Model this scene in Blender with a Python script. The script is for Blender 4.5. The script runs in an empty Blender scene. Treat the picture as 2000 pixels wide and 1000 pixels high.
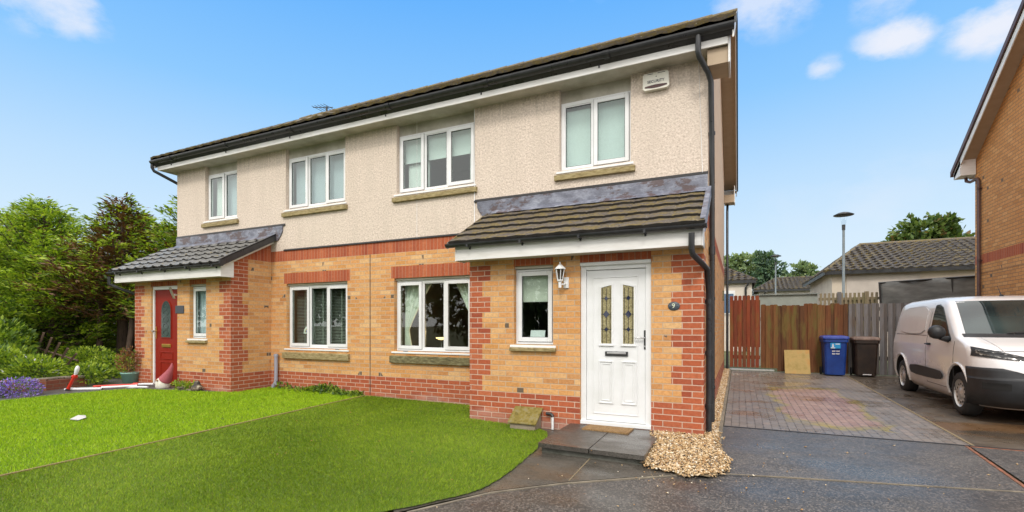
import bpy, bmesh, math, random
import numpy as np
from mathutils import Vector, Matrix
R = math.radians
random.seed(7); RNG = np.random.default_rng(7)
scn = bpy.context.scene
C = scn.collection

# ------------------------------------------------------------------ camera
cam = bpy.data.cameras.new('camera'); cam_o = bpy.data.objects.new('camera', cam); C.objects.link(cam_o)
cam.sensor_width = 36; cam.lens = 950 / 2000 * 36; cam.shift_y = 134 / 2000; cam.clip_start = .05; cam.clip_end = 2000
cam_o.location = (0, 0, 1.4); cam_o.rotation_euler = (R(90), 0, R(25.04)); scn.camera = cam_o
scn.view_settings.view_transform = 'Standard'; scn.view_settings.look = 'None'
scn.view_settings.exposure = 0.35; scn.view_settings.gamma = 1
# ------------------------------------------------------------------ node helper
class N:
    def __init__(s, nt): s.nt = nt; s.n = nt.nodes; s.l = nt.links
    def new(s, t, **kw):
        n = s.n.new(t)
        for k, v in kw.items(): setattr(n, k, v)
        return n
    def link(s, a, b): s.l.new(a, b)
    def setin(s, sock, v):
        if v is None: return
        if isinstance(v, bpy.types.NodeSocket): s.l.new(v, sock)
        else:
            if isinstance(v, (tuple, list)) and len(v) == 3 and sock.type == 'RGBA': v = (*v, 1)
            sock.default_value = v
    def math(s, op, a, b=None, c=None, clamp=False):
        n = s.new('ShaderNodeMath', operation=op, use_clamp=clamp); s.setin(n.inputs[0], a)
        if b is not None: s.setin(n.inputs[1], b)
        if c is not None: s.setin(n.inputs[2], c)
        return n.outputs[0]
    def mix(s, f, a, b, mode='MIX'):
        n = s.new('ShaderNodeMix', data_type='RGBA', blend_type=mode); s.setin(n.inputs[0], f); s.setin(n.inputs[6], a); s.setin(n.inputs[7], b); return n.outputs[2]
    def ramp(s, f, stops, interp='LINEAR'):
        n = s.new('ShaderNodeValToRGB'); cr = n.color_ramp; cr.interpolation = interp
        while len(cr.elements) < len(stops): cr.elements.new(.5)
        for e, (p, c) in zip(cr.elements, stops):
            e.position = p; e.color = (*c, 1) if isinstance(c, (tuple, list)) else (c, c, c, 1)
        s.setin(n.inputs[0], f); return n.outputs[0]
    def noise(s, v, scale, detail=3, rough=.5, dist=0):
        n = s.new('ShaderNodeTexNoise'); s.setin(n.inputs['Vector'], v); n.inputs['Scale'].default_value = scale
        n.inputs['Detail'].default_value = detail; n.inputs['Roughness'].default_value = rough; n.inputs['Distortion'].default_value = dist
        return n.outputs[0]
    def vor(s, v, scale, feature='F1', out=0):
        n = s.new('ShaderNodeTexVoronoi', feature=feature); s.setin(n.inputs['Vector'], v); n.inputs['Scale'].default_value = scale; return n.outputs[out]
    def mapping(s, v, scale=(1, 1, 1), loc=(0, 0, 0), rot=(0, 0, 0)):
        n = s.new('ShaderNodeMapping'); s.setin(n.inputs[0], v); n.inputs[1].default_value = loc; n.inputs[2].default_value = rot; n.inputs[3].default_value = scale; return n.outputs[0]
    def sep(s, v):
        n = s.new('ShaderNodeSeparateXYZ'); s.setin(n.inputs[0], v); return n.outputs
    def bump(s, h, strength=.5, dist=.01, normal=None):
        n = s.new('ShaderNodeBump'); s.setin(n.inputs['Height'], h); n.inputs['Strength'].default_value = strength; n.inputs['Distance'].default_value = dist
        if normal: s.link(normal, n.inputs['Normal'])
        return n.outputs[0]
# ------------------------------------------------------------------ world: blue sky, small clouds, added bright fill cloud behind and above the viewer
w = bpy.data.worlds.new("World"); scn.world = w; w.use_nodes = True
g = N(w.node_tree); g.n.clear()
wo = g.new('ShaderNodeOutputWorld'); bg = g.new('ShaderNodeBackground'); g.link(bg.outputs[0], wo.inputs[0])
tc = g.new('ShaderNodeTexCoord'); d = tc.outputs['Generated']; sx = g.sep(d)
grad = g.ramp(sx[2], [(0.0, (.64, .72, .78)), (.12, (.55, .68, .78)), (.26, (.40, .585, .785)), (.40, (.215, .465, .785)), (.55, (.115, .365, .78)), (1, (.06, .24, .64))])
nz = g.noise(g.mapping(d, (1, 1, 1.7)), 11.0, 7, .6)
col = grad
def wdir(px, py):
    a = R(25.04); r = (px - 1000) / 950; u = (634 - py) / 950
    v = Vector((-math.sin(a) + math.cos(a) * r, math.cos(a) + math.sin(a) * r, u)); return v.normalized()
for px, py, rad, amp in [(1762, 72, .040, .95), (1725, 85, .034, .7), (1695, 82, .026, .4), (1612, 132, .028, .6), (1596, 138, .022, .4), (1962, 38, .060, .95), (1925, 70, .035, .4), (1500, -14, .085, .7), (1730, -10, .05, .5), (90, -6, .07, .75),
                         (1760, 375, .09, .16), (1620, 420, .12, .12)]:
    vm = g.new('ShaderNodeVectorMath', operation='SUBTRACT'); g.link(d, vm.inputs[0]); vm.inputs[1].default_value = wdir(px, py)
    vs = g.new('ShaderNodeVectorMath', operation='MULTIPLY'); g.link(vm.outputs[0], vs.inputs[0]); vs.inputs[1].default_value = (1, 1, 1.45)
    ln = g.new('ShaderNodeVectorMath', operation='LENGTH'); g.link(vs.outputs[0], ln.inputs[0])
    m = g.math('SUBTRACT', 1, g.math('DIVIDE', ln.outputs['Value'], rad * 1.3), clamp=True)
    m = g.math('MULTIPLY', g.math('MULTIPLY_ADD', g.math('SUBTRACT', nz, .5), 3.2, g.math('MULTIPLY_ADD', m, 1.5, -.30)), g.math('MULTIPLY', m, 2.2, clamp=True), clamp=True)
    m = g.math('MULTIPLY', g.math('SMOOTH_MIN', m, .9, .3), amp * 1.15, clamp=True)
    col = g.mix(m, col, (.66, .69, .77))
# added unseen cloud bank, behind and overhead, as fill light on walls and ground
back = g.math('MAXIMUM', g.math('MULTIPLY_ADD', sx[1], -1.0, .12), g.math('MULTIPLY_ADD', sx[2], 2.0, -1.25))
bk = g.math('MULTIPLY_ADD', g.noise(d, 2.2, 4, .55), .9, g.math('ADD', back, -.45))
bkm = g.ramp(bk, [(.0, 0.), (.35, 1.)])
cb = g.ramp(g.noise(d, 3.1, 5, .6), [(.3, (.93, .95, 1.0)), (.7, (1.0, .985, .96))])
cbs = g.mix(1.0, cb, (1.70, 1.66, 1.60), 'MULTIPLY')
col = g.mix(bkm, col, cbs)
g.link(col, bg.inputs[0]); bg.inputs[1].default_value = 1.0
sun = bpy.data.lights.new('sun', 'SUN'); sun.energy = 1.3; sun.angle = R(12); sun.color = (1, .94, .86)
sun_o = bpy.data.objects.new('sun', sun); C.objects.link(sun_o); sun_o.rotation_euler = (R(44), 0, R(14))

# ------------------------------------------------------------------ object helpers
def tag(o, label=None, cat=None, group=None, kind=None):
    if label: o['label'] = label
    if cat: o['category'] = cat
    if group: o['group'] = group
    if kind: o['kind'] = kind
    return o
def empty(name, label, cat, loc=(0, 0, 0), rz=0, group=None):
    o = bpy.data.objects.new(name, None); C.objects.link(o); o.location = loc; o.rotation_euler = (0, 0, rz); o.empty_display_size = .1
    return tag(o, label, cat, group)
class MB:
    def __init__(s): s.v = []; s.f = []; s.m = []; s.uv = []; s.sm = []
    def face(s, pts, m=0, uv=None, sm=False):
        i = len(s.v); s.v += [tuple(p) for p in pts]; s.f.append(tuple(range(i, i + len(pts)))); s.m.append(m); s.uv.append(uv); s.sm.append(sm)
    def mesh(s, vs, fs, m=0, sm=False):
        i = len(s.v); s.v += [tuple(p) for p in vs]
        for f in fs: s.f.append(tuple(i + k for k in f)); s.m.append(m); s.uv.append(None); s.sm.append(sm)
    def box(s, a, b, m=0):
        x0, x1 = sorted((a[0], b[0])); y0, y1 = sorted((a[1], b[1])); z0, z1 = sorted((a[2], b[2]))
        s.mesh([(x0, y0, z0), (x1, y0, z0), (x1, y1, z0), (x0, y1, z0), (x0, y0, z1), (x1, y0, z1), (x1, y1, z1), (x0, y1, z1)],
               [(0, 3, 2, 1), (4, 5, 6, 7), (0, 1, 5, 4), (1, 2, 6, 5), (2, 3, 7, 6), (3, 0, 4, 7)], m); return s
    def obox(s, c, ax, ay, az, m=0):     # centre and three half vectors
        c, ax, ay, az = map(Vector, (c, ax, ay, az))
        vs = [c + i * ax + j * ay + k * az for k in (-1, 1) for j in (-1, 1) for i in (-1, 1)]
        s.mesh(vs, [(0, 2, 3, 1), (4, 5, 7, 6), (0, 1, 5, 4), (1, 3, 7, 5), (3, 2, 6, 7), (2, 0, 4, 6)], m); return s
    def prism(s, poly, vec, m=0, sm=False):      # polygon of 3-D points swept along vec
        n = len(poly); vec = Vector(vec); A = [Vector(p) for p in poly]; B = [p + vec for p in A]
        s.mesh(A + B, [tuple(range(n))[::-1], tuple(range(n, 2 * n))], m)
        s.mesh(A + B, [(i, (i + 1) % n, n + (i + 1) % n, n + i) for i in range(n)], m, sm); return s
    def tube(s, pts, r, n=10, m=0, caps=True, sm=True):
        pts = [Vector(p) for p in pts]; rs = r if isinstance(r, (list, tuple)) else [r] * len(pts); rings = []; up = None
        for i, p in enumerate(pts):
            d = (pts[min(i + 1, len(pts) - 1)] - pts[max(i - 1, 0)]).normalized()
            if up is None: up = Vector((0, 0, 1)) if abs(d.z) < .9 else Vector((1, 0, 0))
            a = d.cross(up).normalized(); b = a.cross(d).normalized(); up = b
            rings.append([p + rs[i] * (math.cos(2 * math.pi * k / n) * a + math.sin(2 * math.pi * k / n) * b) for k in range(n)])
        vs = [q for rg in rings for q in rg]
        fs = [(i * n + k, i * n + (k + 1) % n, (i + 1) * n + (k + 1) % n, (i + 1) * n + k) for i in range(len(pts) - 1) for k in range(n)]
        s.mesh(vs, fs, m, sm)
        if caps: s.mesh(rings[0], [tuple(range(n))], m); s.mesh(rings[-1], [tuple(range(n))[::-1]], m)
        return s
    def lathe(s, prof, c=(0, 0, 0), n=24, axis='Z', m=0, sm=True, sx=1, sy=1):
        vs = []
        for (r, h) in prof:
            for k in range(n):
                a = 2 * math.pi * k / n; x, y = r * math.cos(a) * sx, r * math.sin(a) * sy
                if axis == 'Z': vs.append((c[0] + x, c[1] + y, c[2] + h))
                elif axis == 'X': vs.append((c[0] + h, c[1] + x, c[2] + y))
                else: vs.append((c[0] + x, c[1] + h, c[2] + y))
        fs = [(i * n + k, i * n + (k + 1) % n, (i + 1) * n + (k + 1) % n, (i + 1) * n + k) for i in range(len(prof) - 1) for k in range(n)]
        s.mesh(vs, fs, m, sm); return s
    def build(s, name, mats, parent=None, bevel=0, seg=2):
        me = bpy.data.meshes.new(name); me.from_pydata(s.v, [], s.f)
        for m in (mats if isinstance(mats, (list, tuple)) else [mats]): me.materials.append(m)
        me.polygons.foreach_set('material_index', s.m); me.polygons.foreach_set('use_smooth', s.sm)
        if any(u is not None for u in s.uv):
            uvl = me.uv_layers.new(name='UVMap'); k = 0
            for f, u in zip(s.f, s.uv):
                for j in range(len(f)):
                    if u is not None: uvl.data[k + j].uv = u[j]
                k += len(f)
        me.update(); o = bpy.data.objects.new(name, me); C.objects.link(o)
        if parent is not None: o.parent = parent
        if bevel:
            b = o.modifiers.new('bevel', 'BEVEL'); b.width = bevel; b.segments = seg; b.limit_method = 'ANGLE'; b.angle_limit = R(40)
        return o
def split_build(mb, name, mats, parent=None, bevel=0):
    """one object for each separate piece of the builder"""
    par = {}
    def find(a):
        while par[a] != a: par[a] = par[par[a]]; a = par[a]
        return a
    key = [tuple(round(c, 4) for c in v) for v in mb.v]
    for k_ in key: par.setdefault(k_, k_)
    for f in mb.f:
        for a, b in zip(f, f[1:]): par[find(key[a])] = find(key[b])
    grp = {}
    for i, f in enumerate(mb.f): grp.setdefault(find(key[f[0]]), []).append(i)
    out = []
    for ids in grp.values():
        m = MB()
        for i in ids: m.face([mb.v[j] for j in mb.f[i]], mb.m[i], mb.uv[i], mb.sm[i])
        # weld
        idx = {}; nv = []
        for j, v in enumerate(m.v):
            kk = tuple(round(c, 5) for c in v)
            if kk not in idx: idx[kk] = len(nv); nv.append(v)
        m.f = [tuple(idx[tuple(round(c, 5) for c in m.v[j])] for j in f) for f in m.f]; m.v = nv
        out.append(m.build(name, mats, parent, bevel))
    return out
def np_mesh(name, V, F, mats, parent=None, mi=None):          # V (n,3), F (m,k) arrays
    me = bpy.data.meshes.new(name); V = np.asarray(V, dtype=np.float32); F = np.asarray(F, dtype=np.int32); k = F.shape[1]
    me.vertices.add(len(V)); me.vertices.foreach_set('co', V.ravel())
    me.loops.add(F.size); me.loops.foreach_set('vertex_index', F.ravel())
    me.polygons.add(len(F)); me.polygons.foreach_set('loop_start', np.arange(0, F.size, k, dtype=np.int32)); me.polygons.foreach_set('loop_total', np.full(len(F), k, dtype=np.int32))
    for m in (mats if isinstance(mats, (list, tuple)) else [mats]): me.materials.append(m)
    if mi is not None: me.polygons.foreach_set('material_index', np.asarray(mi, dtype=np.int32))
    me.update(); me.validate(); o = bpy.data.objects.new(name, me); C.objects.link(o)
    if parent is not None: o.parent = parent
    return o
def copy_tree(o, parent=None):
    c = o.copy(); C.objects.link(c); c.parent = parent
    for ch in list(o.children): copy_tree(ch, c)
    return c

# ------------------------------------------------------------------ materials
def material(name, fn=None, base=(.5, .5, .5), rough=.6, metal=0, spec=.5):
    m = bpy.data.materials.new(name); m.use_nodes = True; g = N(m.node_tree); p = m.node_tree.nodes['Principled BSDF']
    p.inputs['Base Color'].default_value = (*base, 1); p.inputs['Roughness'].default_value = rough; p.inputs['Metallic'].default_value = metal
    p.inputs['Specular IOR Level'].default_value = spec
    t = g.new('ShaderNodeTexCoord')
    if fn: fn(g, p, t)
    return m
def S(p, n): return p.inputs[n]
def brick_fn(pal, mortar, bw=.225, rh=.075, mo=.0105, off=.5, dark=True, grime=True):
    def fn(g, p, t):
        uv = t.outputs['UV']
        wob = g.noise(uv, 9, 2, .5)
        vv = g.new('ShaderNodeVectorMath', operation='ADD'); g.link(uv, vv.inputs[0])
        cm = g.new('ShaderNodeCombineXYZ'); g.setin(cm.inputs[0], g.math('MULTIPLY_ADD', wob, .006, -.003)); g.setin(cm.inputs[1], g.math('MULTIPLY_ADD', g.noise(g.mapping(uv, (1, 1, 1), (7, 3, 0)), 11, 2, .5), .005, -.0025)); g.link(cm.outputs[0], vv.inputs[1])
        def bt(bw_, seedoff):
            b = g.new('ShaderNodeTexBrick', offset=off, offset_frequency=2, squash=1.0); b.inputs['Scale'].default_value = 1
            b.inputs['Brick Width'].default_value = bw_; b.inputs['Row Height'].default_value = rh; b.inputs['Mortar Size'].default_value = mo * .5
            b.inputs['Mortar Smooth'].default_value = .25; b.inputs['Color1'].default_value = (0, 0, 0, 1); b.inputs['Color2'].default_value = (1, 1, 1, 1); b.inputs['Mortar'].default_value = (.5, .5, .5, 1); b.inputs['Bias'].default_value = 0
            g.setin(b.inputs['Vector'], g.mapping(vv.outputs[0], (1, 1, 1), (seedoff * bw_ * 4, 0, 0))); return b
        b = bt(bw, 0); rnd = b.outputs['Color']; mf = b.outputs['Fac']
        n = len(pal); c = g.ramp(rnd, [(i / (n - 1), pal[i]) for i in range(n)])
        c = g.mix(g.math('MULTIPLY', g.ramp(g.noise(uv, 26, 4, .65), [(.4, 0.), (.68, 1.)]), .55), c, g.mix(1, c, (.62, .52, .50), 'MULTIPLY'))
        c = g.mix(g.math('MULTIPLY', g.ramp(g.noise(g.mapping(uv, (.6, 1, 1)), 1.3, 3, .6), [(.4, 0.), (.7, 1.)]), .22), c, g.mix(1, c, (1.18, 1.16, 1.1), 'MULTIPLY'))
        if dark:
            b2 = bt(.1125, 5); dk = g.math('GREATER_THAN', b2.outputs['Color'], .972)
            dk = g.math('MULTIPLY', dk, g.math('GREATER_THAN', g.noise(uv, 3.1, 1, .5), .52))
            c = g.mix(dk, c, (.14, .105, .075))
        mcol = g.mix(g.noise(uv, 6, 3, .6), mortar, tuple(x * .66 for x in mortar))
        c = g.mix(mf, c, mcol)
        if grime and not dark:
            ef = g.math('MULTIPLY', g.ramp(g.math('ADD', g.math('MULTIPLY', g.sep(uv)[1], -1.3), g.noise(g.mapping(uv, (.5, 1.5, 1), (3, 1, 0)), 2.6, 5, .65)), [(.30, 0.), (.50, 1.)]), .32); c = g.mix(ef, c, (.66, .50, .44))
        if grime:      # damp, greening low down near the soil: a stain with its own ragged edge
            z = g.sep(uv)[1]; gm = g.math('SUBTRACT', .30, g.math('ADD', z, g.math('MULTIPLY_ADD', g.noise(uv, 4, 4, .6), .5, -.2)), clamp=True)
            c = g.mix(g.math('MULTIPLY', gm, 1.1, clamp=True), c, (.20, .13, .09))
        g.setin(S(p, 'Base Color'), c); g.setin(S(p, 'Roughness'), .85); S(p, 'Specular IOR Level').default_value = .25
        h = g.math('SUBTRACT', g.math('MULTIPLY', g.noise(uv, 60, 3, .6), .35), mf)
        g.link(g.bump(h, .55, .006), S(p, 'Normal'))
    return fn
BUFF = [(.57, .28, .09), (.66, .345, .13), (.70, .405, .17), (.63, .30, .105), (.72, .46, .22), (.52, .245, .09), (.67, .355, .135), (.62, .33, .14)]
RED = [(.38, .095, .042), (.46, .125, .055), (.41, .105, .046), (.50, .155, .070), (.33, .078, .040), (.45, .13, .06)]
m_buff = material('buff_brick', brick_fn(BUFF, (.60, .45, .31), mo=.0125))
m_red = material('red_brick', brick_fn(RED, (.66, .48, .37), mo=.0125, dark=False))
m_sold = material('soldier_brick', brick_fn(RED, (.52, .29, .19), bw=.075, rh=.3, mo=.009, off=0, dark=False, grime=False))
m_buff_far = material('neighbour_brick', brick_fn([tuple(x * f for x in c) for c, f in zip([(.60, .285, .095), (.64, .315, .115), (.62, .30, .105), (.56, .255, .085), (.68, .36, .14), (.50, .23, .075), (.65, .32, .115)], [1.0] * 7)], (.34, .20, .11), mo=.015, dark=True, grime=False))
def render_fn(g, p, t):
    uv = t.outputs['UV']
    a = g.vor(uv, 62); n1 = g.noise(uv, 34, 5, .65)
    c = g.ramp(n1, [(.34, (.48, .395, .33)), (.50, (.67, .57, .48)), (.68, (.80, .70, .61))])
    c = g.mix(g.ramp(g.noise(g.mapping(uv, (1.6, .35, 1)), 2.4, 4, .6), [(.42, 0.), (.72, .45)]), c, (.56, .48, .40))
    c = g.mix(g.ramp(g.noise(uv, .9, 3, .55), [(.45, 0.), (.7, .3)]), c, (.68, .60, .51))
    z = g.sep(uv)[1]
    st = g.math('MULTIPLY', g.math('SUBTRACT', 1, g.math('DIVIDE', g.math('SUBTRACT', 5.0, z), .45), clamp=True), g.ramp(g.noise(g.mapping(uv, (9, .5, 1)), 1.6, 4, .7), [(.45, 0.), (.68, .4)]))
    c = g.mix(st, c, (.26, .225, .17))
    sk = g.math('MULTIPLY', g.ramp(g.noise(g.mapping(uv, (7, .35, 1), (2, 5, 0)), 2.2, 4, .7), [(.55, 0.), (.75, .22)]), g.math('LESS_THAN', z, 3.62)); c = g.mix(sk, c, (.40, .35, .28))
    g.setin(S(p, 'Base Color'), c); S(p, 'Roughness').default_value = .92; S(p, 'Specular IOR Level').default_value = .2
    h = g.math('ADD', g.math('MULTIPLY', a, -.7), n1); g.link(g.bump(h, .65, .010), S(p, 'Normal'))
m_render = material('roughcast_render', render_fn)
m_gable_r = material('gable_render', lambda g, p, t: (g.setin(S(p, 'Base Color'), g.ramp(g.noise(t.outputs['UV'], 5, 6, .7), [(.3, (.60, .44, .30)), (.7, (.76, .59, .43))])), g.link(g.bump(g.noise(t.outputs['UV'], 34, 5, .65), .5, .01), S(p, 'Normal'))), rough=.9)
def tile_fn(pal, moss=.5, wet=.45):
    def fn(g, p, t):
        o = t.outputs['Object']; n = g.noise(o, 3.2, 5, .65); c = g.ramp(g.noise(o, 17, 4, .6), [(.3, pal[0]), (.55, pal[1]), (.75, pal[2])])
        mm = g.ramp(g.math('ADD', g.math('MULTIPLY', g.noise(o, 7.5, 5, .7), .75), g.math('MULTIPLY', n, .25)), [(.60 - moss * .14, 0.), (.64 - moss * .14, 1.)])
        c = g.mix(g.math('MULTIPLY', mm, .8), c, g.ramp(g.noise(o, 30, 3, .6), [(.3, (.075, .060, .014)), (.7, (.215, .15, .035))]))
        li = g.ramp(g.vor(o, 24), [(.0, 1.), (.17, .9), (.21, 0.)]); li = g.math('MULTIPLY', li, g.math('GREATER_THAN', g.noise(o, 5, 2, .5), .60))
        c = g.mix(li, c, (.36, .33, .27))
        g.setin(S(p, 'Base Color'), c); g.setin(S(p, 'Roughness'), g.ramp(n, [(.4, wet), (.6, .8)])); g.link(g.bump(g.noise(o, 40, 4, .6), .5, .008), S(p, 'Normal'))
    return fn
m_tedge_shade = material('tile_edge_shade', lambda g, p, t: g.setin(S(p, 'Base Color'), g.mix(g.noise(t.outputs['Object'], 9, 4, .6), (.012, .011, .010), (.05, .043, .035))), rough=.9)  # shadow line under each course, painted near-black on the tile front edges
m_tile = material('porch_tile', tile_fn([(.065, .052, .040), (.105, .086, .068), (.175, .148, .12)], .80, .5))
m_tile_main = material('main_tile', tile_fn([(.075, .060, .045), (.125, .10, .07), (.19, .15, .105)], .85, .7))
m_tile_left = material('wet_porch_tile', tile_fn([(.10, .10, .095), (.17, .168, .16), (.26, .255, .245)], .1, .22))
m_tile_far = material('distant_tile', tile_fn([(.020, .017, .015), (.045, .037, .031), (.085, .068, .056)], .5, .75))
def fn_pvc(g, p, t):
    o = t.outputs['Object']; c = g.mix(g.ramp(g.noise(o, 2.7, 5, .6), [(.35, 0.), (.75, 1.)]), (.80, .81, .82), (.70, .71, .70)); g.setin(S(p, 'Base Color'), c)
m_pvc = material('white_pvc', fn_pvc, rough=.3)
m_door = material('white_door', fn_pvc, rough=.28)
def fn_dirtywhite(g, p, t):
    o = t.outputs['Object']; c = g.mix(g.ramp(g.noise(g.mapping(o, (1, 1, 6)), 1.6, 5, .65), [(.38, 0.), (.8, .75)]), (.80, .79, .77), (.52, .50, .45)); g.setin(S(p, 'Base Color'), c)
m_fascia = material('fascia_white', fn_dirtywhite, rough=.45)
def fn_soffit(g, p, t):
    o = t.outputs['Object']; c = g.mix(g.ramp(g.noise(o, 2.2, 5, .65), [(.3, 0.), (.7, 1.)]), (.60, .57, .50), (.36, .33, .26)); g.setin(S(p, 'Base Color'), c)
m_soffit = material('soffit_board', fn_soffit, rough=.6)
m_verge = material('verge_soffit_tan', lambda g, p, t: g.setin(S(p, 'Base Color'), g.mix(g.noise(g.mapping(t.outputs['Object'], (1, 3, 1)), 3, 4, .6), (.36, .265, .17), (.50, .39, .27))), rough=.6)
def fn_black(g, p, t):
    o = t.outputs['Object']; g.setin(S(p, 'Base Color'), g.mix(g.noise(o, 9, 4, .6), (.010, .011, .012), (.045, .046, .05))); g.setin(S(p, 'Roughness'), g.ramp(g.noise(o, 5, 3, .5), [(.3, .22), (.7, .5)]))
m_black = material('black_pvc', fn_black)
def fn_stone(g, p, t):
    o = t.outputs['Object']; c = g.ramp(g.noise(g.mapping(o, (1, 1, 3)), 11, 5, .65), [(.3, (.155, .115, .045)), (.5, (.30, .235, .11)), (.7, (.42, .35, .19))]); g.setin(S(p, 'Base Color'), c); g.link(g.bump(g.noise(o, 60, 3, .6), .4, .004), S(p, 'Normal'))
m_stone = material('mossy_sandstone', fn_stone, rough=.9)
def fn_stone2(g, p, t):
    o = t.outputs['Object']; c = g.ramp(g.noise(g.mapping(o, (1, 1, 3)), 9, 5, .65), [(.3, (.05, .045, .025)), (.5, (.15, .13, .06)), (.7, (.30, .28, .16))]); g.setin(S(p, 'Base Color'), c); g.link(g.bump(g.noise(o, 60, 3, .6), .4, .004), S(p, 'Normal'))
m_stone_dark = material('algae_sandstone', fn_stone2, rough=.9)
def fn_lead(g, p, t):
    uv = t.outputs['Object']; c = g.ramp(g.noise(g.mapping(uv, (1, 1, 2)), 5, 6, .7), [(.3, (.085, .09, .115)), (.5, (.16, .17, .215)), (.7, (.32, .34, .40))])
    st = g.math('MULTIPLY', g.ramp(g.noise(g.mapping(uv, (1.1, 1, 2.2)), 2.1, 6, .75), [(.52, 0.), (.57, 1.)]), .85)
    c = g.mix(st, c, (.085, .05, .045)); g.setin(S(p, 'Base Color'), c); g.link(g.bump(g.noise(uv, 14, 5, .6), .5, .012), S(p, 'Normal'))
m_lead = material('lead_flashing', fn_lead, rough=.45)
# glass: a real pane, light passes through, reflection by fresnel
def fn_glass_mat(name, tint, refl_boost=1.0, rough=.0):
    m = bpy.data.materials.new(name); m.use_nodes = True; g = N(m.node_tree); g.n.clear()
    o = g.new('ShaderNodeOutputMaterial'); mx = g.new('ShaderNodeMixShader'); tr = g.new('ShaderNodeBsdfTransparent'); gl = g.new('ShaderNodeBsdfGlossy')
    tr.inputs[0].default_value = (*tint, 1); gl.inputs['Roughness'].default_value = rough; gl.inputs['Color'].default_value = (.96, 1, .98, 1)
    fr = g.new('ShaderNodeFresnel'); fr.inputs[0].default_value = 1.5; geo = g.new('ShaderNodeNewGeometry'); front = g.math('SUBTRACT', 1, geo.outputs['Backfacing'])
    t = g.new('ShaderNodeTexCoord'); g.link(g.bump(g.noise(t.outputs['Object'], 1.7, 1, .4), .05, .02), gl.inputs['Normal'])
    g.setin(mx.inputs[0], g.math('MULTIPLY', g.math('MULTIPLY', fr.outputs[0], refl_boost, clamp=True), front)); g.link(tr.outputs[0], mx.inputs[1]); g.link(gl.outputs[0], mx.inputs[2]); g.link(mx.outputs[0], o.inputs[0]); return m
m_glass = fn_glass_mat('window_glass', (.90, .95, .93), 1.8)
m_roomup = material('bedroom_plaster_sky_tone', base=(.50, .54, .56), rough=.9)  # paler copy: room brightness and sky reflection put into the wall colour
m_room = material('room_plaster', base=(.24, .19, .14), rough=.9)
def cloth(name, c, r=.85):
    def fn(g, p, t):
        o = t.outputs['Object']; g.setin(S(p, 'Base Color'), g.mix(g.noise(o, 30, 3, .6), c, tuple(x * .82 for x in c)))
    return material(name, fn, rough=r)
m_blind = cloth('roller_blind_cloth', (.70, .76, .75)); m_vert = cloth('vertical_blind_cloth', (.52, .58, .60)); m_cream = cloth('cream_blind_cloth', (.78, .78, .68)); m_venet = material('venetian_slat', base=(.13, .15, .12), rough=.4)
m_greyblind = cloth('grey_blind_cloth', (.56, .63, .70)); m_curt = cloth('sage_curtain_cloth', (.82, .85, .74)); m_curt2 = cloth('pale_curtain_cloth', (.85, .88, .86)); m_frost = cloth('frosted_film', (.68, .76, .76))
m_metal = material('grey_metal', lambda g, p, t: g.setin(S(p, 'Roughness'), g.ramp(g.noise(t.outputs['Object'], 8, 3, .5), [(.3, .25), (.7, .5)])), base=(.55, .55, .55), metal=.9)
m_dkmetal = material('dark_metal', base=(.06, .06, .06), rough=.4, metal=.6)
m_brass = material('brass', base=(.60, .36, .08), rough=.3, metal=1)
def fn_reddoor(g, p, t):
    o = t.outputs['Object']; g.setin(S(p, 'Base Color'), g.mix(g.noise(g.mapping(o, (6, 6, 1)), 6, 4, .6), (.20, .010, .004), (.27, .018, .006)))
m_reddoor = material('red_door_paint', fn_reddoor, rough=.55, spec=.2)

# ------------------------------------------------------------------ terrain height
def GR(x, y):
    yy = min(max(y, -30), 16.5); z = .015 * (yy - 7)
    return z
def GL(x, y):            # lawn level
    return GR(x, y) + .045 + .011 * max(0, min(-x - 3.5, 14))
# ================================================================== GROUND
def sheet(name, poly_rows, zf, mat, kind='structure', uvs=True):
    """grid sheet: poly_rows = list of rows of (x,y)"""
    mb = MB()
    for a, b in zip(poly_rows[:-1], poly_rows[1:]):
        for i in range(len(a) - 1):
            q = [a[i], a[i + 1], b[i + 1], b[i]]
            mb.face([(x, y, zf(x, y)) for x, y in q], 0, [(x, y) for x, y in q])
    o = mb.build(name, mat); o['kind'] = kind; return o
def rect_rows(x0, x1, y0, y1, nx, ny): return [[(x0 + (x1 - x0) * i / nx, y0 + (y1 - y0) * j / ny) for i in range(nx + 1)] for j in range(ny + 1)]
def poly_sheet(name, poly, zf, mat, kind='structure', step=.5):
    """fill any polygon: bmesh triangle fill then cut along a grid so that it follows the ground"""
    bm = bmesh.new(); vs = [bm.verts.new((x, y, 0)) for x, y in poly]; f = bm.faces.new(vs)
    xs = [p[0] for p in poly]; ys = [p[1] for p in poly]
    bmesh.ops.triangulate(bm, faces=[f])
    def cut(co, no): bmesh.ops.bisect_plane(bm, geom=bm.verts[:] + bm.edges[:] + bm.faces[:], plane_co=co, plane_no=no)
    x = math.floor(min(xs) / step) * step + step
    while x < max(xs): cut((x, 0, 0), (1, 0, 0)); x += step
    y = math.floor(min(ys) / step) * step + step
    while y < max(ys): cut((0, y, 0), (0, 1, 0)); y += step
    uv = bm.loops.layers.uv.new('UVMap')
    for fc in bm.faces:
        for l in fc.loops: l[uv].uv = (l.vert.co.x, l.vert.co.y)
    for v in bm.verts: v.co.z = zf(v.co.x, v.co.y)
    bmesh.ops.recalc_face_normals(bm, faces=bm.faces)
    me = bpy.data.meshes.new(name); bm.to_mesh(me); bm.free(); me.materials.append(mat)
    o = bpy.data.objects.new(name, me); C.objects.link(o); o['kind'] = kind; return o
m_earth = material('ground_earth', lambda g, p, t: g.setin(S(p, 'Base Color'), g.ramp(g.noise(t.outputs['Object'], 1.2, 6, .65), [(.3, (.05, .06, .025)), (.5, (.09, .10, .04)), (.7, (.12, .13, .05))])), rough=.95)
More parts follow.
